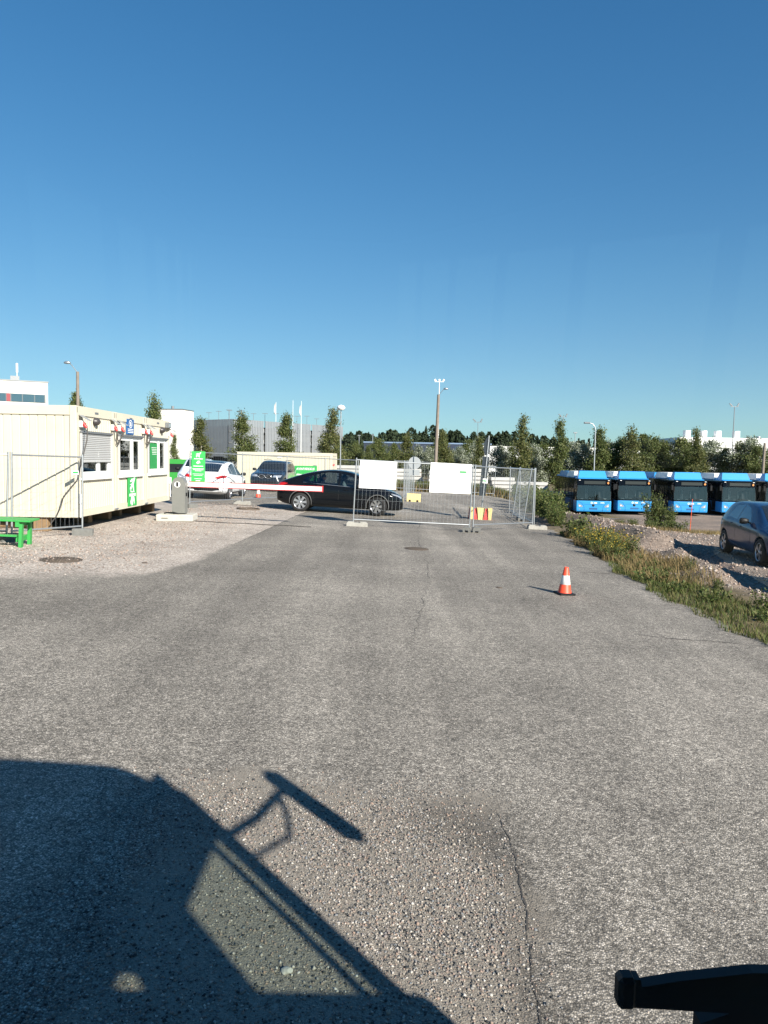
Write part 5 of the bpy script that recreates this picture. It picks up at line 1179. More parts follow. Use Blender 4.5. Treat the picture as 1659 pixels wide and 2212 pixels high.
# ---------------------------------------------------------------- buildings behind
FWHITE = mat('white_render_wall', (0.72, 0.70, 0.64), 0.8, 0, 0.04, 0.3)
t = thing('office_building', 'white office building with ribbon windows beyond the cabins at the left', 'building', (-49.8, 110, -0.6), R(27))
MB().box2((-60, 0, 0), (0, 18, 13.05)).build('wall', FWHITE, t)
MB().box2((-60.1, -0.1, 13.051), (0.1, 18.1, 13.2)).build('roof_edge', DSTEEL, t)
BG = mat('blue_office_glass', (0.05, 0.10, 0.13), 0.06, 0, 0.2, 0.5)
for row, (z0, z1) in enumerate(((10.05, 11.25), (6.8, 8.0))):
    wn = MB().box2((-30, -0.05, z0), (-0.3, -0.005, z1)).build('window', mat('window_recess', (0.12, 0.14, 0.15), 0.6), t)
    x = -0.45; k = 0
    while x > -29:
        w_ = (1.35, 1.6, 1.5, 1.7, 1.55, 1.6)[k % 6]
        if k % 5 == 3: MB().box2((x - 0.55, -0.09, z0 + .05), (x - 0.05, -0.055, z1 - .05)).build('red_panel', mat('dull_red_panel', (0.25, 0.04, 0.05), 0.6), wn); x -= 0.6
        MB().box2((x - w_ + 0.08, -0.08, z0 + 0.06), (x - 0.04, -0.055, z1 - 0.06)).build('pane', BG, wn); x -= w_; k += 1
for x, h in ((-8.4, 2.9), (-4.0, 2.7)):
    MB().cyl((x, 3, 13.2), (x, 3, 13.2 + h), 0.05, None, 6).cyl((x, 3, 13.2 + h * .5), (x, 3, 13.2 + h), 0.17, None, 8).build('antenna', WHITE, t)
MB().box2((-4.9, 2.6, 13.2), (-3.7, 3.4, 14.0)).build('antenna_base', DSTEEL, t)
t = thing('stair_tower', 'white stair tower beside the parking garage', 'tower', (-53.2, 185, -0.6), R(-8))
MB().box2((-3.6, 0, 0), (2.9, 7, 14.0)).build('wall', FWHITE, t)
MB().box2((-3.7, -0.1, 14.001), (3.0, 7.1, 14.2)).build('roof_edge', DSTEEL, t)
for z in (2.5, 5, 7.5, 10, 12): MB().box2((-3.6, -0.02, z), (2.9, -0.004, z + 0.04)).build('panel_joint', DSTEEL, t)
MB().cyl((-0.5, 2, 14.2), (-0.5, 2, 15.0), 0.35, None, 10).build('vent', DSTEEL, t)
# parking garage clad in vertical steel strips
PERF = mat('perforated_grey_cladding', (0.30, 0.315, 0.33), 0.5, 0.35, 0.12, 0.4)
PERF2 = mat('garage_slab_concrete', (0.30, 0.30, 0.29), 0.9, 0, 0.1, 0.5)
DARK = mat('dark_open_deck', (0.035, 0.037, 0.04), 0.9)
t = thing('parking_garage', 'large grey parking garage clad in vertical steel strips', 'building', (-40.7, 200, -0.6), 0)
def facade(p, q, hgt, gaps, seed):
    p, q = Vector(p), Vector(q); d = (q - p); L_ = d.length; a = math.atan2(d.y, d.x)
    M_ = Matrix.Translation((p.x, p.y, 0)) @ Matrix.Rotation(a, 4, 'Z')
    def put(b, nm, m): b.v = [tuple(M_ @ Vector(v)) for v in b.v]; return b.build(nm, m, t)
    for z in (0, 3.1, 6.2, 9.3):
        put(MB().box2((0, 0.8, z), (L_, 2.0, z + 0.35)), 'deck_slab', PERF2); put(MB().box2((0, 0.7, z + 0.36), (L_, 0.79, z + 1.25)), 'parapet', PERF2)
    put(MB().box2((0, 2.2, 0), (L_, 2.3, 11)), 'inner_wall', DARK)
    x = 0; r = random.Random(seed)
    while x < L_ - 0.5:
        w_ = 0.62
        if not any(g0_ < x < g1_ for g0_, g1_ in gaps):
            lo_ = 2.6 if r.random() < 0.5 else 2.3
            put(MB().box2((x + 0.10, 0.0, lo_), (x + w_ - 0.02, 0.08, hgt)), 'cladding_strip', PERF)
        x += w_
    for z in (3.4, 6.5, 9.6, hgt - 0.25): put(MB().box2((0, 0.09, z), (L_, 0.2, z + 0.12)), 'rail', STEEL)
facade((0, 0), (27.3, 38), 12.7, [(21, 22.4), (11, 11.3), (31, 31.4)], 1); facade((-15.7, 12), (0, 0), 12.7, [], 2)
b = MB().prism([(0.4, 3.2), (26.0, 38.8), (10, 50), (-15.0, 14)], 2, 0, 10.2).build('core', PERF2, t)
for i, u in enumerate(np.linspace(-0.35, 0.93, 14)):
    if u < 0: x, y = 15.7 * u * 2.2 + 2, -12 * u * 2.2 + 5
    else: x, y = 27.3 * u - 4, 38 * u + 6
    MB().cyl((x, y, 10.2), (x, y, 15.2 + (i % 3) * .3), 0.06, None, 5).box2((x - 0.8, y - .05, 15.0 + (i % 3) * .3), (x + 0.8, y + .05, 15.12 + (i % 3) * .3)).build('deck_lamp', DSTEEL, t)
FLAGM = mat('white_flag_cloth', (0.5, 0.48, 0.47), 0.8)
for i, (x, y) in enumerate(((-31.5, 214), (-27.0, 217), (-24.8, 219))):
    t = thing('flagpole', 'white flagpole above the parking garage, %s of three' % ['leftmost', 'middle one', 'rightmost'][i], 'flagpole', (x, y, -0.6), 0, 'flagpoles by the garage')
    MB().cyl((0, 0, 0), (0, 0, 19.2 if i else 18.4), 0.09, 0.05, 8).build('pole', WHITE, t)
    if i != 1: MB().add([(0, 0, 18.2), (-0.5, 0.1, 17.6), (-0.6, 0, 15.8), (-0.2, 0.1, 14.8), (0, 0, 14.6)], [(0, 1, 2, 3, 4)]).build('flag', FLAGM, t)
t = thing('warehouse', 'dark blue warehouse behind the middle trees', 'building', (-4, 140, -0.8), R(1))
NAVY = mat('navy_cladding', (0.018, 0.028, 0.055), 0.6, 0.1, 0.1, 0.3)
MB().box2((0, 0, 0), (24, 20, 5.9)).build('wall', NAVY, t); MB().box2((-0.1, -0.1, 5.901), (24.1, 20.1, 6.15)).build('roof_edge', mat('light_blue_edge', (0.15, 0.22, 0.33), 0.6), t)
for x in (4.5, 9.5, 13.5):
    for z in (1.0, 3.0): w_ = MB().box2((x, -0.04, z), (x + 2.4, -0.005, z + 1.0)).build('window', DARKGLASS, t)
t = thing('warehouse', 'low white warehouse behind the middle trees', 'building', (13.1, 120, -0.8), R(1.5))
MB().box2((0, 0, 0), (30, 16, 5.15)).build('wall', mat('white_cladding', (0.70, 0.71, 0.70), 0.6, 0, 0.05, 0.3), t); MB().box2((-0.08, -0.08, 5.151), (30.1, 16.1, 5.3)).build('roof_edge', WHITE, t)
for x in (6, 13, 20): MB().box2((x, -0.03, 0.1), (x + 3.2, -0.004, 3.6)).build('door', GREYP, t)
t = thing('factory', 'white factory roof with chimney stubs above the trees at right', 'building', (72, 182, -1.5), R(-3))
MB().box2((0, 0, 0), (22, 18, 10.2)).build('wall', mat('white_factory_wall', (0.75, 0.75, 0.73), 0.7), t); MB().box2((-14, 1, 0), (-0.01, 16, 8.6)).build('annex', mat('grey_annex', (0.12, 0.14, 0.16), 0.6), t)
for x in (3, 7, 10.5, 15): MB().cyl((x, 4, 10.2), (x, 4, 12.0), 0.9, None, 12).build('chimney', WHITE, t)

# ---------------------------------------------------------------- stacked slabs beyond the far weeds
SLABM = mat('pale_concrete_slab', (0.47, 0.46, 0.44), 0.85, 0, 0.12, 2, dirt=0.3, dirtcol=(0.2, 0.19, 0.17))
r_ = random.Random(9); x = -4.4; k = 0
ORD = ['first', 'second', 'third', 'fourth', 'fifth', 'sixth', 'seventh', 'eighth', 'ninth', 'tenth']
while x < 15.5:
    w_ = r_.uniform(2.0, 2.7); y = 61.5 + r_.uniform(-0.8, 1.2)
    t = thing('slab_stack', 'stack of pale concrete slabs beyond the far fence, %s from the left' % ORD[min(k, 9)], 'slab stack', (x, y, G(x, y)), R(r_.uniform(-4, 4)), 'stacks of slabs')
    z = 0.15; n_ = r_.choice([4, 5, 5, 6])
    for j in range(n_):
        MB().box2((0.2, 0.1, z - 0.06), (0.35, 1.1, z - .001)).box2((w_ - 0.4, 0.1, z - 0.06), (w_ - 0.25, 1.1, z - .001)).build('batten', WOOD, t)
        dx = r_.uniform(-.15, .15); MB().box2((dx, 0, z), (w_ - 0.12 + dx, 1.2 + r_.uniform(-.1, .1), z + 0.26), 0.01).build('slab', SLABM, t); z += 0.32
    x += w_ + r_.uniform(-0.05, 0.25); k += 1

# ---------------------------------------------------------------- lamp posts
def lamp(name, label, x, y, top, kind, m=STEEL, r=0.06, lean=0.0):
    t = thing(name, label, 'lamp post', (x, y, G(x, y)), 0, 'lamp posts and masts'); t.rotation_euler.y = R(lean); h = top - G(x, y)
    if kind == 'wood_arm' or kind == 'wood_arm_left':
        s_ = 1 if kind == 'wood_arm' else -1
        MB().cyl((0, 0, 0), (0, 0, h - 0.5), r * 1.25, r * 0.85, 10).build('pole', POLEWOOD, t)
        MB().tube([(0, 0, h - 0.8), (s_ * .05, 0, h - 0.5), (s_ * .35, 0, h - 0.12), (s_ * .5, 0, h)], 0.025).build('arm', DSTEEL, t)
        b = MB().lathe([(0.001, 0.10), (0.08, 0.09), (0.14, 0.02), (0.13, -0.05), (0.001, -0.08)], 14); b.v = [(v[0] * 1.5 + s_ * .62, v[1], v[2] + h + .02) for v in b.v]; b.build('lamp_head', STEEL, t)
    elif kind == 'flood3':
        MB().cyl((0, 0, 0), (0, 0, h), r, r * .5, 8).box2((-0.62, -.03, h - .04), (0.62, .03, h + .02)).build('mast', WHITE, t)
        for dx, a in ((-.55, -35), (0, 0), (.55, 35)): MB().box((dx, 0, h + 0.18), (0.26, 0.12, 0.32), rotm(R(25), R(a), 0), 0.02).build('floodlight', WHITE, t)
    elif kind == 'flood2':
        MB().cyl((0, 0, 0), (0, 0, h), r, r * .5, 8).box2((-0.55, -.04, h - .06), (0.55, .04, h)).build('mast', DSTEEL, t)
        for dx, a in ((-.5, -50), (.45, 30)): MB().box((dx, 0, h + 0.22), (0.14, 0.14, 0.5), rotm(0, R(a), 0), 0.02).build('floodlight', DSTEEL, t)
    elif kind == 'globe':
        MB().cyl((0, 0, 0), (0, 0, h), r, r * .7, 8).build('post', STEEL, t)
        MB().lathe([(0.001, h + 0.42), (0.26, h + 0.33), (0.36, h + 0.16), (0.28, h + 0.1), (0.26, h), (0.001, h - .02)], 16).build('lamp_head', WHITE, t)
    elif kind == 'curved':
        MB().tube([(0, 0, 0), (0, 0, h - 0.7), (-0.08, 0, h - 0.35), (-0.3, 0, h - 0.08), (-0.65, 0, h)], [r, r * .8, r * .7, r * .65, r * .6], 8).build('post', STEEL, t)
        MB().box((-0.85, 0, h), (0.6, 0.22, 0.16), None, 0.05).build('lamp_head', DSTEEL, t)
    else:
        MB().cyl((0, 0, 0), (0, 0, h), r, r * .7, 8).box2((-0.25, -.12, h), (0.25, .12, h + .15), 0.03).build('post', STEEL, t)
    return t
lamp('lamp_post', 'tall wooden pole with a small lamp rising behind the near cabins', -18.6, 45, 7.55, 'wood_arm_left', r=0.10, lean=0.3)
lamp('lamp_post', 'tall wooden pole with a lamp on an arm in the middle of the picture', 4.4, 65, 8.30, 'wood_arm', r=0.14, lean=1.2)
lamp('floodlight_mast', 'thin white mast with three floodlights behind the middle wooden pole', 7.1, 100, 12.55, 'flood3', r=0.09)
lamp('lamp_post', 'steel post with a round white lamp at the garage corner', -3.6, 60, 6.0, 'globe', r=0.06)
lamp('lamp_post', 'slim far lamp post rising over the forest left of the dark signs', 12.4, 100, 7.3, 'flood2', r=0.06)
lamp('floodlight_mast', 'slim floodlight mast left of the curved lamp post', 26.2, 110, 8.8, 'flood2', r=0.08)
lamp('lamp_post', 'short square-headed lamp post among the trees behind the first bus', 25.5, 100, 6.0, 'post', r=0.07)
lamp('lamp_post', 'curved steel street lamp behind the first blue bus', 20.3, 72, 5.95, 'curved', m=STEEL, r=0.07)
lamp('floodlight_mast', 'tall double floodlight mast above the white factory', 46.7, 100, 9.95, 'flood2', r=0.10)
lamp('lamp_post', 'wooden lamp pole at the right edge of the picture', 35.6, 70, 4.75, 'wood_arm_left', r=0.13, lean=1.0)
for i, (x, y, z) in enumerate(((-2.2, 130, 6.2), (-4.5, 128, 6.0), (8.5, 118, 4.6))): lamp('lamp_post', 'small far lamp post near the forest edge, %s' % ['left one of a pair', 'right one of a pair beside the garage', 'the one before the blue warehouse'][i], x, y, z, 'post', r=0.07)

# ---------------------------------------------------------------- trees
BIRCH = islandmat('birch_leaves', [(0.045, 0.070, 0.018), (0.080, 0.110, 0.028), (0.115, 0.140, 0.040), (0.155, 0.160, 0.055), (0.065, 0.095, 0.03)], 0.6, 0.25)
BIRCHY = islandmat('birch_leaves_yellowish', [(0.05, 0.072, 0.018), (0.085, 0.105, 0.028), (0.12, 0.13, 0.04), (0.165, 0.15, 0.055)], 0.6, 0.25)
ASPEN = islandmat('silvery_poplar_leaves', [(0.05, 0.075, 0.03), (0.10, 0.125, 0.06), (0.22, 0.25, 0.17), (0.48, 0.50, 0.42), (0.16, 0.19, 0.11)], 0.55, 0.2)
BARK = mat('pale_birch_bark', (0.45, 0.42, 0.36), 0.8, 0, 0.4, 6)
BARKD = mat('dark_bark', (0.08, 0.065, 0.05), 0.9, 0, 0.3, 6)
def leaf_cloud(c, size, n_up=0.3):
    """small folded leaf quads at points c (n,3)"""
    n = len(c); a = rng.normal(size=(n, 3)); a /= np.linalg.norm(a, axis=1)[:, None]; b_ = rng.normal(size=(n, 3)); b_ -= a * (a * b_).sum(1)[:, None]; b_ /= np.linalg.norm(b_, axis=1)[:, None]
    s_ = size * rng.uniform(0.6, 1.4, (n, 1)); V = np.stack([c - a * s_, c - b_ * s_ * .55, c + a * s_, c + b_ * s_ * .55], 1)
    return V.reshape(-1, 3), np.arange(n * 4).reshape(n, 4)
def tree_mesh(seed, h, wmax, shape, nleaf, leafs, bend=0.0):
    """a trunk with limbs; leaves gathered along drooping twigs"""
    r = np.random.default_rng(seed); tr = MB(); k = 9
    bx = lambda z: bend * (z / h) ** 2.2 * h * 0.12
    wob = r.normal(0, 0.012 * h, (k, 2)); wob[0] = 0
    P = [(bx(h * i / (k - 1)) + wob[i, 0] * i / k, wob[i, 1] * i / k, h * i / (k - 1)) for i in range(k)]
    tr.tube(P, [max(0.012 * h * (1 - i / k) * 1.0, 0.012) for i in range(k)], 7)
    pts = []
    nb = int(26 + h * 5)
    for i in range(nb):
        u = r.uniform(0.10, 0.99); z = h * u; w_ = wmax * shape(u) * r.uniform(0.45, 1.15); a = r.uniform(0, 6.28)
        j = u * (k - 1); j0 = int(min(j, k - 2)); f = j - j0; p0 = np.array(P[j0]) * (1 - f) + np.array(P[j0 + 1]) * f
        up = r.uniform(0.15, 0.75); tip = p0 + np.array([math.cos(a) * w_ + bend * 0.25 * w_, math.sin(a) * w_, w_ * up])
        if w_ > 0.35 * wmax: tr.tube([p0, (p0 + tip) / 2 + np.array([0, 0, .08 * w_]), tip], [0.010 * h * (1 - u) * .5 + .008, .010, .006], 4)
        m_ = max(4, int(nleaf / nb * (0.35 + 1.3 * w_ / wmax)))
        t_ = r.uniform(0.25, 1.1, m_)[:, None]; q = p0 + (tip - p0) * t_ + r.normal(0, 0.10 * wmax + 0.06, (m_, 3)) * np.array([1, 1, 0.8]) - np.array([0, 0, 0.10 * wmax]) * r.random((m_, 1))
        pts.append(q)
    c = np.concatenate(pts); V, Fq = leaf_cloud(c, leafs)
    return tr.mesh('trunk'), rawmesh('crown', V, Fq)
coneS = lambda u: max(0.02, (1 - u) ** 1.0 * min(1, 0.35 + u * 4)); colS = lambda u: max(0.03, min(1, (1 - u) * 2.2) ** .8 * min(1, 0.5 + u * 3)); ovalS = lambda u: max(0.03, math.sin(math.pi * min(1, u * .9 + .12)) ** .8)
PROTO = {}
for i in range(4): PROTO['b%d' % i] = tree_mesh(20 + i, 6.5, 1.85, coneS, 12000, 0.075, [0.3, -0.6, 0.8, -0.4][i])
for i in range(3): PROTO['p%d' % i] = tree_mesh(40 + i, 5.5, 1.75, ovalS, 12500, 0.075, [0.6, 0.3, -0.3][i])
for i in range(2): PROTO['c%d' % i] = tree_mesh(50 + i, 6.2, 1.35, colS, 10000, 0.075, [0.2, -0.3][i])
CROWNS = {}
def tree(name, label, key, x, y, top, wide=1.0, m=None, rz=None, cat='tree', group=None):
    tm, cm = PROTO[key]; base = {'b': 6.5, 'p': 5.5, 'c': 6.2}[key[0]]
    t = thing(name, label, cat, (x, y, G(x, y)), random.uniform(0, 6.28) if rz is None else rz, group); s_ = (top - G(x, y)) / base; t.scale = (s_ * wide, s_ * wide, s_)
    ck = (key, m.name)
    if ck not in CROWNS: c = cm.copy(); c.materials.clear(); c.materials.append(m); CROWNS[ck] = c
    if not tm.materials: tm.materials.append(BARK if key[0] != 'p' else BARKD)
    part('trunk', tm, None, t); part('crown', CROWNS[ck], None, t); return t
def atpx(px, Y): return (px - 829.5) / 1600 * Y
LB = 'young birches left of the middle'
for px, Y, top, key, m, wd, lab in [(165, 60, 7.0, 'c0', BIRCH, .6, 'birch top beside the wooden pole above the near cabin'), (238, 62, 5.6, 'c1', BIRCH, .6, 'tiny birch top peeking over the middle cabin'), (333, 50, 6.2, 'b0', BIRCH, .85, 'birch rising above the farthest cabin'), (378, 52, 3.6, 'b1', BIRCH, .6, 'small birch in front of the white stair tower'),
        (435, 70, 5.7, 'b1', BIRCHY, 1.05, 'leaning birch at the left end of the garage'), (525, 72, 6.5, 'b0', BIRCH, 1.1, 'full birch in front of the garage corner, left of the lone container'), (617, 72, 6.35, 'b3', BIRCH, 1.05, 'pointed birch above the lone container'), (705, 70, 6.7, 'b2', BIRCHY, .95, 'slender birch at the right end of the garage'), (722, 73, 4.3, 'b1', BIRCHY, 1.0, 'lower birch close to the globe lamp')]:
    tree('birch_tree', lab, key, atpx(px, Y), Y, top, wd, m, group=LB)
RT = 'trees behind the slabs and buses'
SPEC = [(765, 84, 4.0, 'p2', BIRCH, .9), (815, 86, 4.4, 'p1', BIRCH, .9), (845, 88, 3.9, 'p0', BIRCH, .9), (948, 92, 4.6, 'p0', BIRCH, 1.0), (1010, 94, 4.6, 'p2', BIRCH, .9), (790, 82, 3.6, 'b1', BIRCH, 1.1), (873, 80, 5.0, 'b0', BIRCHY, 1.1), (905, 84, 3.6, 'p0', ASPEN, .9), (962, 76, 5.1, 'b2', BIRCHY, .95), (925, 82, 3.4, 'p1', ASPEN, .9), (990, 84, 3.6, 'p2', ASPEN, .9), (1035, 80, 4.7, 'b3', BIRCHY, .9), (1020, 90, 4.4, 'p0', ASPEN, .7),
        (1080, 84, 3.8, 'p1', ASPEN, .95), (1128, 80, 7.0, 'b2', BIRCHY, .72), (1100, 86, 4.3, 'b0', BIRCH, 1.0), (1150, 84, 4.0, 'p2', ASPEN, 1.0), (1172, 88, 4.2, 'p0', BIRCH, .9), (1204, 80, 6.6, 'b1', BIRCH, .75), (1230, 86, 4.4, 'p1', ASPEN, 1.0), (1262, 84, 4.2, 'p2', ASPEN, 1.0), (1288, 82, 5.9, 'b1', BIRCH, 1.0), (1312, 88, 4.6, 'p0', ASPEN, .9), (1335, 86, 5.0, 'p2', BIRCH, .95),
        (1362, 84, 6.2, 'b0', BIRCHY, 1.1), (1385, 90, 5.6, 'c0', BIRCH, 1.2), (1405, 88, 5.2, 'p1', BIRCH, 1.0), (1432, 88, 4.9, 'b3', BIRCH, 1.1), (1462, 88, 5.1, 'p0', BIRCH, 1.1), (1482, 92, 4.7, 'p2', BIRCH, 1.0), (1507, 84, 6.1, 'b2', BIRCHY, .8), (1535, 90, 5.0, 'p1', ASPEN, 1.1), (1560, 88, 4.2, 'b1', BIRCH, 1.1), (1586, 86, 4.9, 'b3', BIRCHY, 1.0), (1612, 86, 5.3, 'p2', ASPEN, 1.15), (1640, 84, 4.3, 'p0', BIRCH, 1.1), (1662, 88, 4.4, 'b0', BIRCHY, 1.1)]
POS = ['right of the globe lamp', 'left of the square white board', 'just left of the fence birches', 'behind the wooden middle pole', 'left of the white warehouse', 'beside the globe lamp', 'above the square white board', 'in front of the blue warehouse left end', 'right of the wooden middle pole', 'left of the wooden middle pole', 'right of the blue warehouse', 'at the dark sign boards', 'before the white warehouse left end', 'right of the dark sign boards', 'tallest behind the angled fence', 'left of the tallest wispy birch', 'right of the tallest wispy birch', 'over the edge-on fence', 'above the first bus rear', 'left of the curved street lamp', 'directly left of the curved lamp post', 'behind the curved street lamp', 'right of the curved street lamp', 'above the gap of the first two buses', 'tallest over the second bus', 'behind the tall bush over bus two', 'right of the tall tree over bus two', 'above the gap left of bus three', 'above the left half of bus three', 'above the right half of bus three', 'left of the white factory', 'in front of the white factory', 'before the factory right half', 'right of the double floodlight mast', 'silvery one near the right wooden pole', 'beside the right wooden pole', 'cut by the right edge']
for (px, Y, top, key, m, wd), where in zip(SPEC, POS):
    kind = 'silvery poplar tree' if m is ASPEN else ('yellowish green birch tree' if m is BIRCHY else 'green leafy tree')
    tree('birch_tree' if key[0] != 'p' else 'poplar_tree', kind + ' ' + where, key, atpx(px, Y), Y, top - (0.0), wd, m, group=RT)
# far spruce and pine forest as one mass
Vs, Fs, off = [], [], 0
for i in range(520):
    px = rng.uniform(735, 1660); Y = rng.uniform(225, 300); x = atpx(px, Y); base = -1.2
    prof = np.interp(px, [735, 880, 930, 1000, 1100, 1200, 1350, 1500, 1660], [10.0, 11.5, 12.6, 10.6, 11.2, 9.8, 8.4, 7.0, 6.5])
    hgt = (prof + 1.0) * Y / 240 * rng.uniform(0.66, 1.04); spruce = rng.random() < 0.6; n = 420
    u = rng.random(n) ** (0.8 if spruce else 0.5); 
    if spruce: w_ = (1 - u) ** 0.85 * hgt * 0.22 * (0.75 + 0.25 * np.sin(u * 50))
    else: w_ = hgt * 0.24 * np.sin(np.pi * np.clip(u * .95 + .05, 0, 1)) ** .6
    a = rng.uniform(0, 6.28, n); q = np.sqrt(rng.random(n)) * w_
    c = np.stack([x + np.cos(a) * q, Y + np.sin(a) * q, base + hgt * (0.05 + 0.95 * u)], -1)
    V, Fq = leaf_cloud(c, 0.42 if spruce else 0.5); Vs.append(V); Fs.append(Fq + off); off += len(V)
o = link('forest', rawmesh('forest', np.concatenate(Vs), np.concatenate(Fs), islandmat('dark_conifer_needles', [(0.012, 0.022, 0.012), (0.022, 0.038, 0.018), (0.040, 0.058, 0.024), (0.026, 0.045, 0.024)], 0.8, 0.1)))
tag(o, 'dark spruce and pine forest along the horizon', 'forest', kind='stuff')

# ---------------------------------------------------------------- weeds, grass and shrubs
GRASS = islandmat('verge_grass', [(0.035, 0.065, 0.012), (0.07, 0.10, 0.02), (0.11, 0.13, 0.03), (0.17, 0.14, 0.055), (0.06, 0.09, 0.02)], 0.7, 0.25)
DRY = islandmat('dry_grass', [(0.16, 0.12, 0.05), (0.24, 0.17, 0.075), (0.30, 0.22, 0.10), (0.12, 0.11, 0.04), (0.20, 0.13, 0.06)], 0.8, 0.2)
WEEDL = islandmat('weed_leaves', [(0.03, 0.06, 0.012), (0.06, 0.095, 0.02), (0.10, 0.125, 0.03), (0.14, 0.14, 0.045), (0.05, 0.08, 0.02)], 0.65, 0.25)
FLOWER = islandmat('yellow_flower_heads', [(0.55, 0.36, 0.02), (0.42, 0.27, 0.03), (0.65, 0.48, 0.06)], 0.7, 0.2)
def blades(name, x, y, z, h, m, label, wd=0.006):
    n = len(x); a = rng.uniform(0, 6.28, n); ln = rng.uniform(0.15, 0.7, n) * h; dx, dy = np.cos(a), np.sin(a); sx, sy = -dy * wd, dx * wd
    def P(f, k): return np.stack([x + dx * ln * f * f + sx * k, y + dy * ln * f * f + sy * k, z + h * f * (1 - .25 * f)], -1)
    V = np.stack([P(0, 1), P(0, -1), P(.55, -.8), P(.55, .8), P(1, -.1), P(1, .1)], 1).reshape(-1, 3); b_ = (np.arange(n) * 6)[:, None]
    Fq = np.concatenate([np.array([[0, 1, 2, 3]]) + b_, np.array([[3, 2, 4, 5]]) + b_])
    o = link(name, rawmesh(name, V, Fq, m)); tag(o, label, 'grass', kind='stuff'); return o
def zone(n, ya, yb, wa, wb, pw=1.0, p0=0.0):
    y = ya + (yb - ya) * rng.random(n) ** pw; d = wa + (wb - wa) * rng.random(n) ** 1.3 ; x = road_right(y) + d
    den = 0.35 + 0.65 * ss(-0.4, 0.7, np.sin(x * 2.1 + y * 1.1) + np.sin(y * 2.7 - x) * .8 + p0); k = rng.random(n) < den; return x[k], y[k]
x, y = zone(26000, 8.2, 17.5, -0.15, 1.6, 1.0); k = rng.random(len(x)) < (1 - ss(1.0, 1.6, x - road_right(y))); x, y = x[k], y[k]
blades('verge_grass', x, y, gz(x, y) + mound(x, y) - 0.02, 0.04 + 0.15 * rng.random(len(x)) ** 2, GRASS, 'green grass along the right edge of the asphalt')
x, y = zone(16000, 14.5, 24, 0.1, 1.7, 1.0); blades('dry_verge_grass', x, y, gz(x, y) + mound(x, y) - 0.02, 0.07 + 0.27 * rng.random(len(x)) ** 1.7, DRY, 'dry brownish grass on the verge below the gravel heap')
x = rng.normal(13.8, 2.3, 9000); y = rng.normal(32.6, 1.6, 9000); blades('dry_lot_grass', x, y, gz(x, y) + mound(x, y) - 0.02, 0.08 + 0.25 * rng.random(9000) ** 2, DRY, 'dry yellow grass on the gravel before the buses')
x = rng.uniform(-2, 12.5, 12000); y = 51.6 + rng.random(12000) * 6; blades('far_weeds', x, y, gz(x, y) - 0.02, 0.25 + 0.75 * rng.random(12000), GRASS, 'tall weeds along the far mesh fence', 0.03)
x = rng.uniform(-2, 12.5, 7000); y = 51.4 + rng.random(7000) * 4; blades('far_dry_weeds', x, y, gz(x, y) - 0.02, 0.2 + 0.6 * rng.random(7000), DRY, 'dry brown weeds mixed along the far mesh fence', 0.03)
x = rng.uniform(-24, -3, 6000); y = 52 + rng.random(6000) * 14; blades('far_lot_grass', x, y, gz(x, y) - 0.02, 0.2 + 0.4 * rng.random(6000), GRASS, 'grass behind the lone container', 0.03)
STEMM = mat('weed_stem', (0.10, 0.10, 0.035), 0.8)
def plant_mesh(seed, h, sp, ns, nl, leafs, flower):
    r = np.random.default_rng(seed); st = MB(); L_ = []; Fw = []
    for i in range(ns):
        a = r.uniform(0, 6.28); d = sp * math.sqrt(r.random()); hh = h * r.uniform(0.6, 1.05); b0 = np.array([math.cos(a) * d * .7, math.sin(a) * d * .7, -0.02]); tp = np.array([math.cos(a) * d * 1.3, math.sin(a) * d * 1.3, hh])
        st.tube([b0, (b0 + tp) / 2 + r.normal(0, .02 * h, 3), tp], [.006, .005, .003], 4)
        u = r.uniform(0.08, 1, nl)[:, None]; L_.append(b0 + (tp - b0) * u + r.normal(0, 0.07 * h + .02, (nl, 3)) * np.array([1, 1, .6]))
        if flower: Fw.append(tp + r.normal(0, .03, (3, 3)))
    V, Fq = leaf_cloud(np.concatenate(L_), leafs); out = [st.mesh('stems'), rawmesh('leaves', V, Fq, WEEDL)]
    if flower: V, Fq = leaf_cloud(np.concatenate(Fw), 0.022); out.append(rawmesh('flowers', V, Fq, FLOWER))
    return out
PL = {'gold': [plant_mesh(70 + i, 0.62, 0.34, 26, 26, 0.032, True) for i in range(3)], 'weed': [plant_mesh(80 + i, 0.5, 0.26, 14, 26, 0.035, False) for i in range(3)], 'bush': [plant_mesh(90 + i, 1.2, 0.55, 34, 46, 0.055, False) for i in range(2)], 'shrub': [plant_mesh(95, 1.9, 0.75, 44, 60, 0.065, False)], 'low': [plant_mesh(97 + i, 0.16, 0.22, 16, 14, 0.028, False) for i in range(2)]}
def plant(name, kind, i, x, y, s_, label, group):
    t = thing(name, label, 'plant', (x, y, G(x, y) + float(mound(x, y)) - 0.01), random.uniform(0, 6), group); t.scale = (s_, s_, s_)
    ms = PL[kind][i % len(PL[kind])]
    if not ms[0].materials: ms[0].materials.append(STEMM)
    if kind == 'shrub': t.scale = (s_ * 0.72, s_ * 0.72, s_ * 1.12); t.rotation_euler.y = R(6)
    for nm, me in zip(('stems', 'leaves', 'flowers'), ms): part(nm, me, None, t)
r_ = random.Random(4)
for k in range(12):
    y = 18.3 + k * 0.3; x = float(road_right(y)) + 0.45 + r_.uniform(-0.25, 0.5)
    plant('flowering_weed', 'gold', k, x, y, r_.uniform(0.6, 0.95), 'yellow flowering weed in the clump at the road edge right of the cone', 'yellow flowering weeds')
for k, (x, y, s_) in enumerate([(6.15, 23.6, 1.5), (6.3, 23.9, 1.25), (6.05, 23.3, 1.1)]): plant('leafy_weed', 'weed', k, x, y, s_, 'upright leafy weed clump on the gravel heap by the fence', 'weeds on the gravel heap')
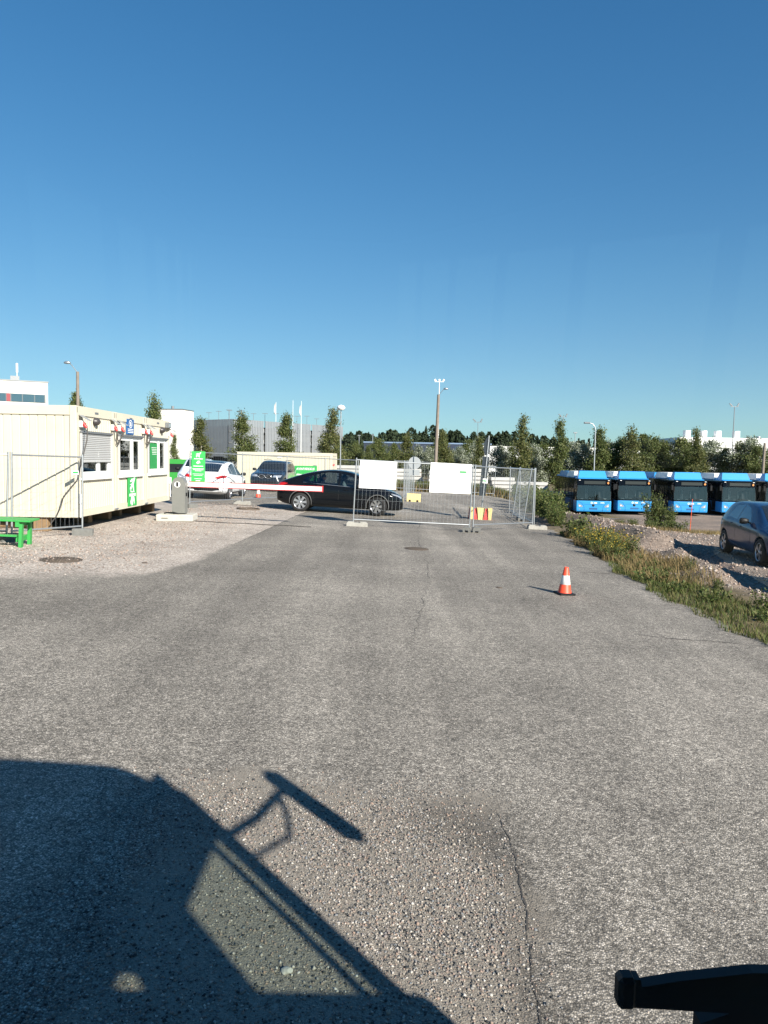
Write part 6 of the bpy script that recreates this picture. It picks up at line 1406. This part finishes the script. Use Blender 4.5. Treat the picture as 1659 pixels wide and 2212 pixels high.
for k, (x, y, s_) in enumerate([(6.45, 27.6, .6), (6.6, 28.6, .7), (6.7, 29.8, .85), (6.8, 31.2, .95), (7.0, 33, 1.0), (7.2, 35, 1.0), (7.2, 37.5, .95), (7.6, 40, 1.0), (8.4, 44, 1.1)]):
    plant('leafy_bush', 'bush', k, x, y, s_, 'leafy green bush in the row behind the mesh fence corner, left of the buses', 'bushes left of the buses')
plant('willow_shrub', 'shrub', 0, 16.3, 44.5, 0.95, 'tall willow shrub hiding the corner of the second bus', 'shrubs before the buses'); plant('willow_shrub', 'shrub', 0, 17.0, 44.0, 0.62, 'lower willow shrub right of the tall one before the buses', 'shrubs before the buses')
for k, (x, y, s_) in enumerate([(13.9, 43.5, .45), (14.6, 43.2, .5), (15.3, 42.4, .45)]): plant('leafy_bush', 'bush', k, x, y, s_, 'low bush growing before the second bus', 'low bushes before the second bus')
for k, (x, y, s_) in enumerate([(12.6, 33.2, 1.1), (13.2, 33.0, 1.2), (12.0, 32.8, .8)]): plant('leafy_weed', 'weed', k, x, y, s_, 'leafy weed on the dry grass before the third bus', 'weeds on the dry grass')
for k in range(20):
    y = 8.8 + k * 0.5; x = float(road_right(y)) + r_.uniform(0.15, 1.5)
    if k % 4 == 3: plant('tall_weed', 'weed', k, x, y, r_.uniform(0.4, 0.75), 'straggly green weed standing in the verge grass', 'weeds in the verge grass')
    else: plant('low_weed', 'low', k, x, y, r_.uniform(0.8, 1.5), 'low leafy weed in the grass along the road edge', 'low weeds along the road edge')

# ---------------------------------------------------------------- people in the black car
SKIN = mat('skin', (0.42, 0.24, 0.17), 0.6, 0, 0.06, 10); HAIR = mat('dark_hair', (0.02, 0.015, 0.012), 0.7)
def person(label, shirt, reach, scale=1.0):
    t = thing('person', label, 'person')
    J = [(0, 0, 0), (-.04, 0, .22), (-.07, 0, .42), (-.06, 0, .52), (-.05, 0, .58)]; Rr = [(.15, .17), (.14, .16), (.12, .19), (.055, .055), (.05, .05)]
    E_ = [(0, 1), (1, 2), (2, 3), (3, 4)]
    for s_ in (-1, 1):
        b_ = len(J); e = reach if reach else 0.0
        if reach: J += [(-.06, s_ * .19, .43), (.10, s_ * .23, .24), (.34, s_ * .16, .28), (.40, s_ * .15, .29)]
        else: J += [(-.06, s_ * .19, .43), (.02, s_ * .24, .20), (.20, s_ * .17, .14), (.26, s_ * .15, .14)]
        Rr += [(.06, .06), (.048, .048), (.04, .04), (.032, .032)]; E_ += [(2, b_), (b_, b_ + 1), (b_ + 1, b_ + 2), (b_ + 2, b_ + 3)]
        b_ = len(J); J += [(.20, s_ * .10, -.02), (.46, s_ * .12, .0), (.56, s_ * .12, -.28)]; Rr += [(.085, .085), (.065, .065), (.05, .05)]; E_ += [(0, b_), (b_, b_ + 1), (b_ + 1, b_ + 2)]
    me = bpy.data.meshes.new('body'); me.from_pydata(J, E_, []); o = link('body', me, t); m = o.modifiers.new('s', 'SKIN'); m.use_smooth_shade = True
    for v, rr in zip(me.skin_vertices[0].data, Rr): v.radius = rr
    me.skin_vertices[0].data[0].use_root = True
    m = o.modifiers.new('q', 'SUBSURF'); m.levels = 1; apply_mods(o); o.data.materials.clear(); o.data.materials.append(shirt)
    bm = bmesh.new(); bmesh.ops.create_uvsphere(bm, u_segments=16, v_segments=12, radius=0.11)
    for v in bm.verts:
        c = v.co; c.x *= 0.95; c.y *= 0.78; c.z *= 1.18
        if c.z < -0.03: c.y *= 0.86
        if c.x > .085 and abs(c.y) < .03 and -.05 < c.z < .03: c.x += .022
    hm = bpy.data.meshes.new('head'); bm.to_mesh(hm); bm.free(); hm.polygons.foreach_set('use_smooth', [True] * len(hm.polygons)); hm.materials.append(SKIN); h = part('head', hm, None, t, (-.03, 0, .70))
    bm = bmesh.new(); bmesh.ops.create_uvsphere(bm, u_segments=16, v_segments=12, radius=0.12)
    bmesh.ops.delete(bm, geom=[v for v in bm.verts if v.co.z < 0.0 and v.co.x > -0.02 or v.co.x > 0.075 and v.co.z < .06 or v.co.z < -.07], context='VERTS')
    for v in bm.verts: v.co = Vector((v.co.x * .95, v.co.y * .82, v.co.z * 1.16))
    am = bpy.data.meshes.new('hair'); bm.to_mesh(am); bm.free(); am.materials.append(HAIR); part('hair', am, None, h, (-.01, 0, .012))
    for s_ in (-1, 1):
        MB().lathe([(.001, -.03), (.018, 0), (.001, .03)], 8, (0, s_ * .088, 0)).build('ear', SKIN, h); MB().lathe([(.001, -.009), (.011, 0), (.001, .009)], 8, (.092, s_ * .035, .015)).build('eye', BLACK, h)
        hb = MB(); hx, hz = (.42, .30) if reach else (.28, .14)
        hb.box((hx, s_ * .15, hz), (.08, .03, .075), None, .012)
        for f_ in range(4): hb.tube([(hx + .035, s_ * .15, hz + .028 - f_ * .019), (hx + .07, s_ * .148, hz + .024 - f_ * .019), (hx + .085, s_ * .13, hz + .015 - f_ * .018)], [.009, .008, .006], 5)
        hb.tube([(hx - .01, s_ * .14, hz + .03), (hx + .03, s_ * .12, hz + .055), (hx + .055, s_ * .115, hz + .05)], [.011, .009, .007], 5); hb.build('hand', SKIN, t)
    MB().box((.085, 0, -.045), (.012, .045, .008)).build('mouth', mat('lips', (.3, .12, .1), .6), h)
    t.scale = (scale,) * 3; return t
M1 = t1.matrix_world.copy() if False else None
def seat_in(car_t, p, local, rz=0.0):
    bpy.context.view_layer.update(); p.matrix_world = car_t.matrix_world @ Matrix.Translation(local) @ Matrix.Rotation(rz, 4, 'Z') @ Matrix.Diagonal((p.scale[0],) * 3 + (1,))
p = person('driver in a pale mint shirt at the wheel of the black car', mat('pale_mint_shirt', (0.62, 0.74, 0.68), 0.8), 1, 0.92); seat_in(t1, p, (2.52, -0.34, 0.70))
p = person('dark-haired passenger on the back seat of the black car', mat('dark_top', (0.04, 0.04, 0.05), 0.8), 0, 0.9); seat_in(t1, p, (1.72, -0.34, 0.68), R(-30))
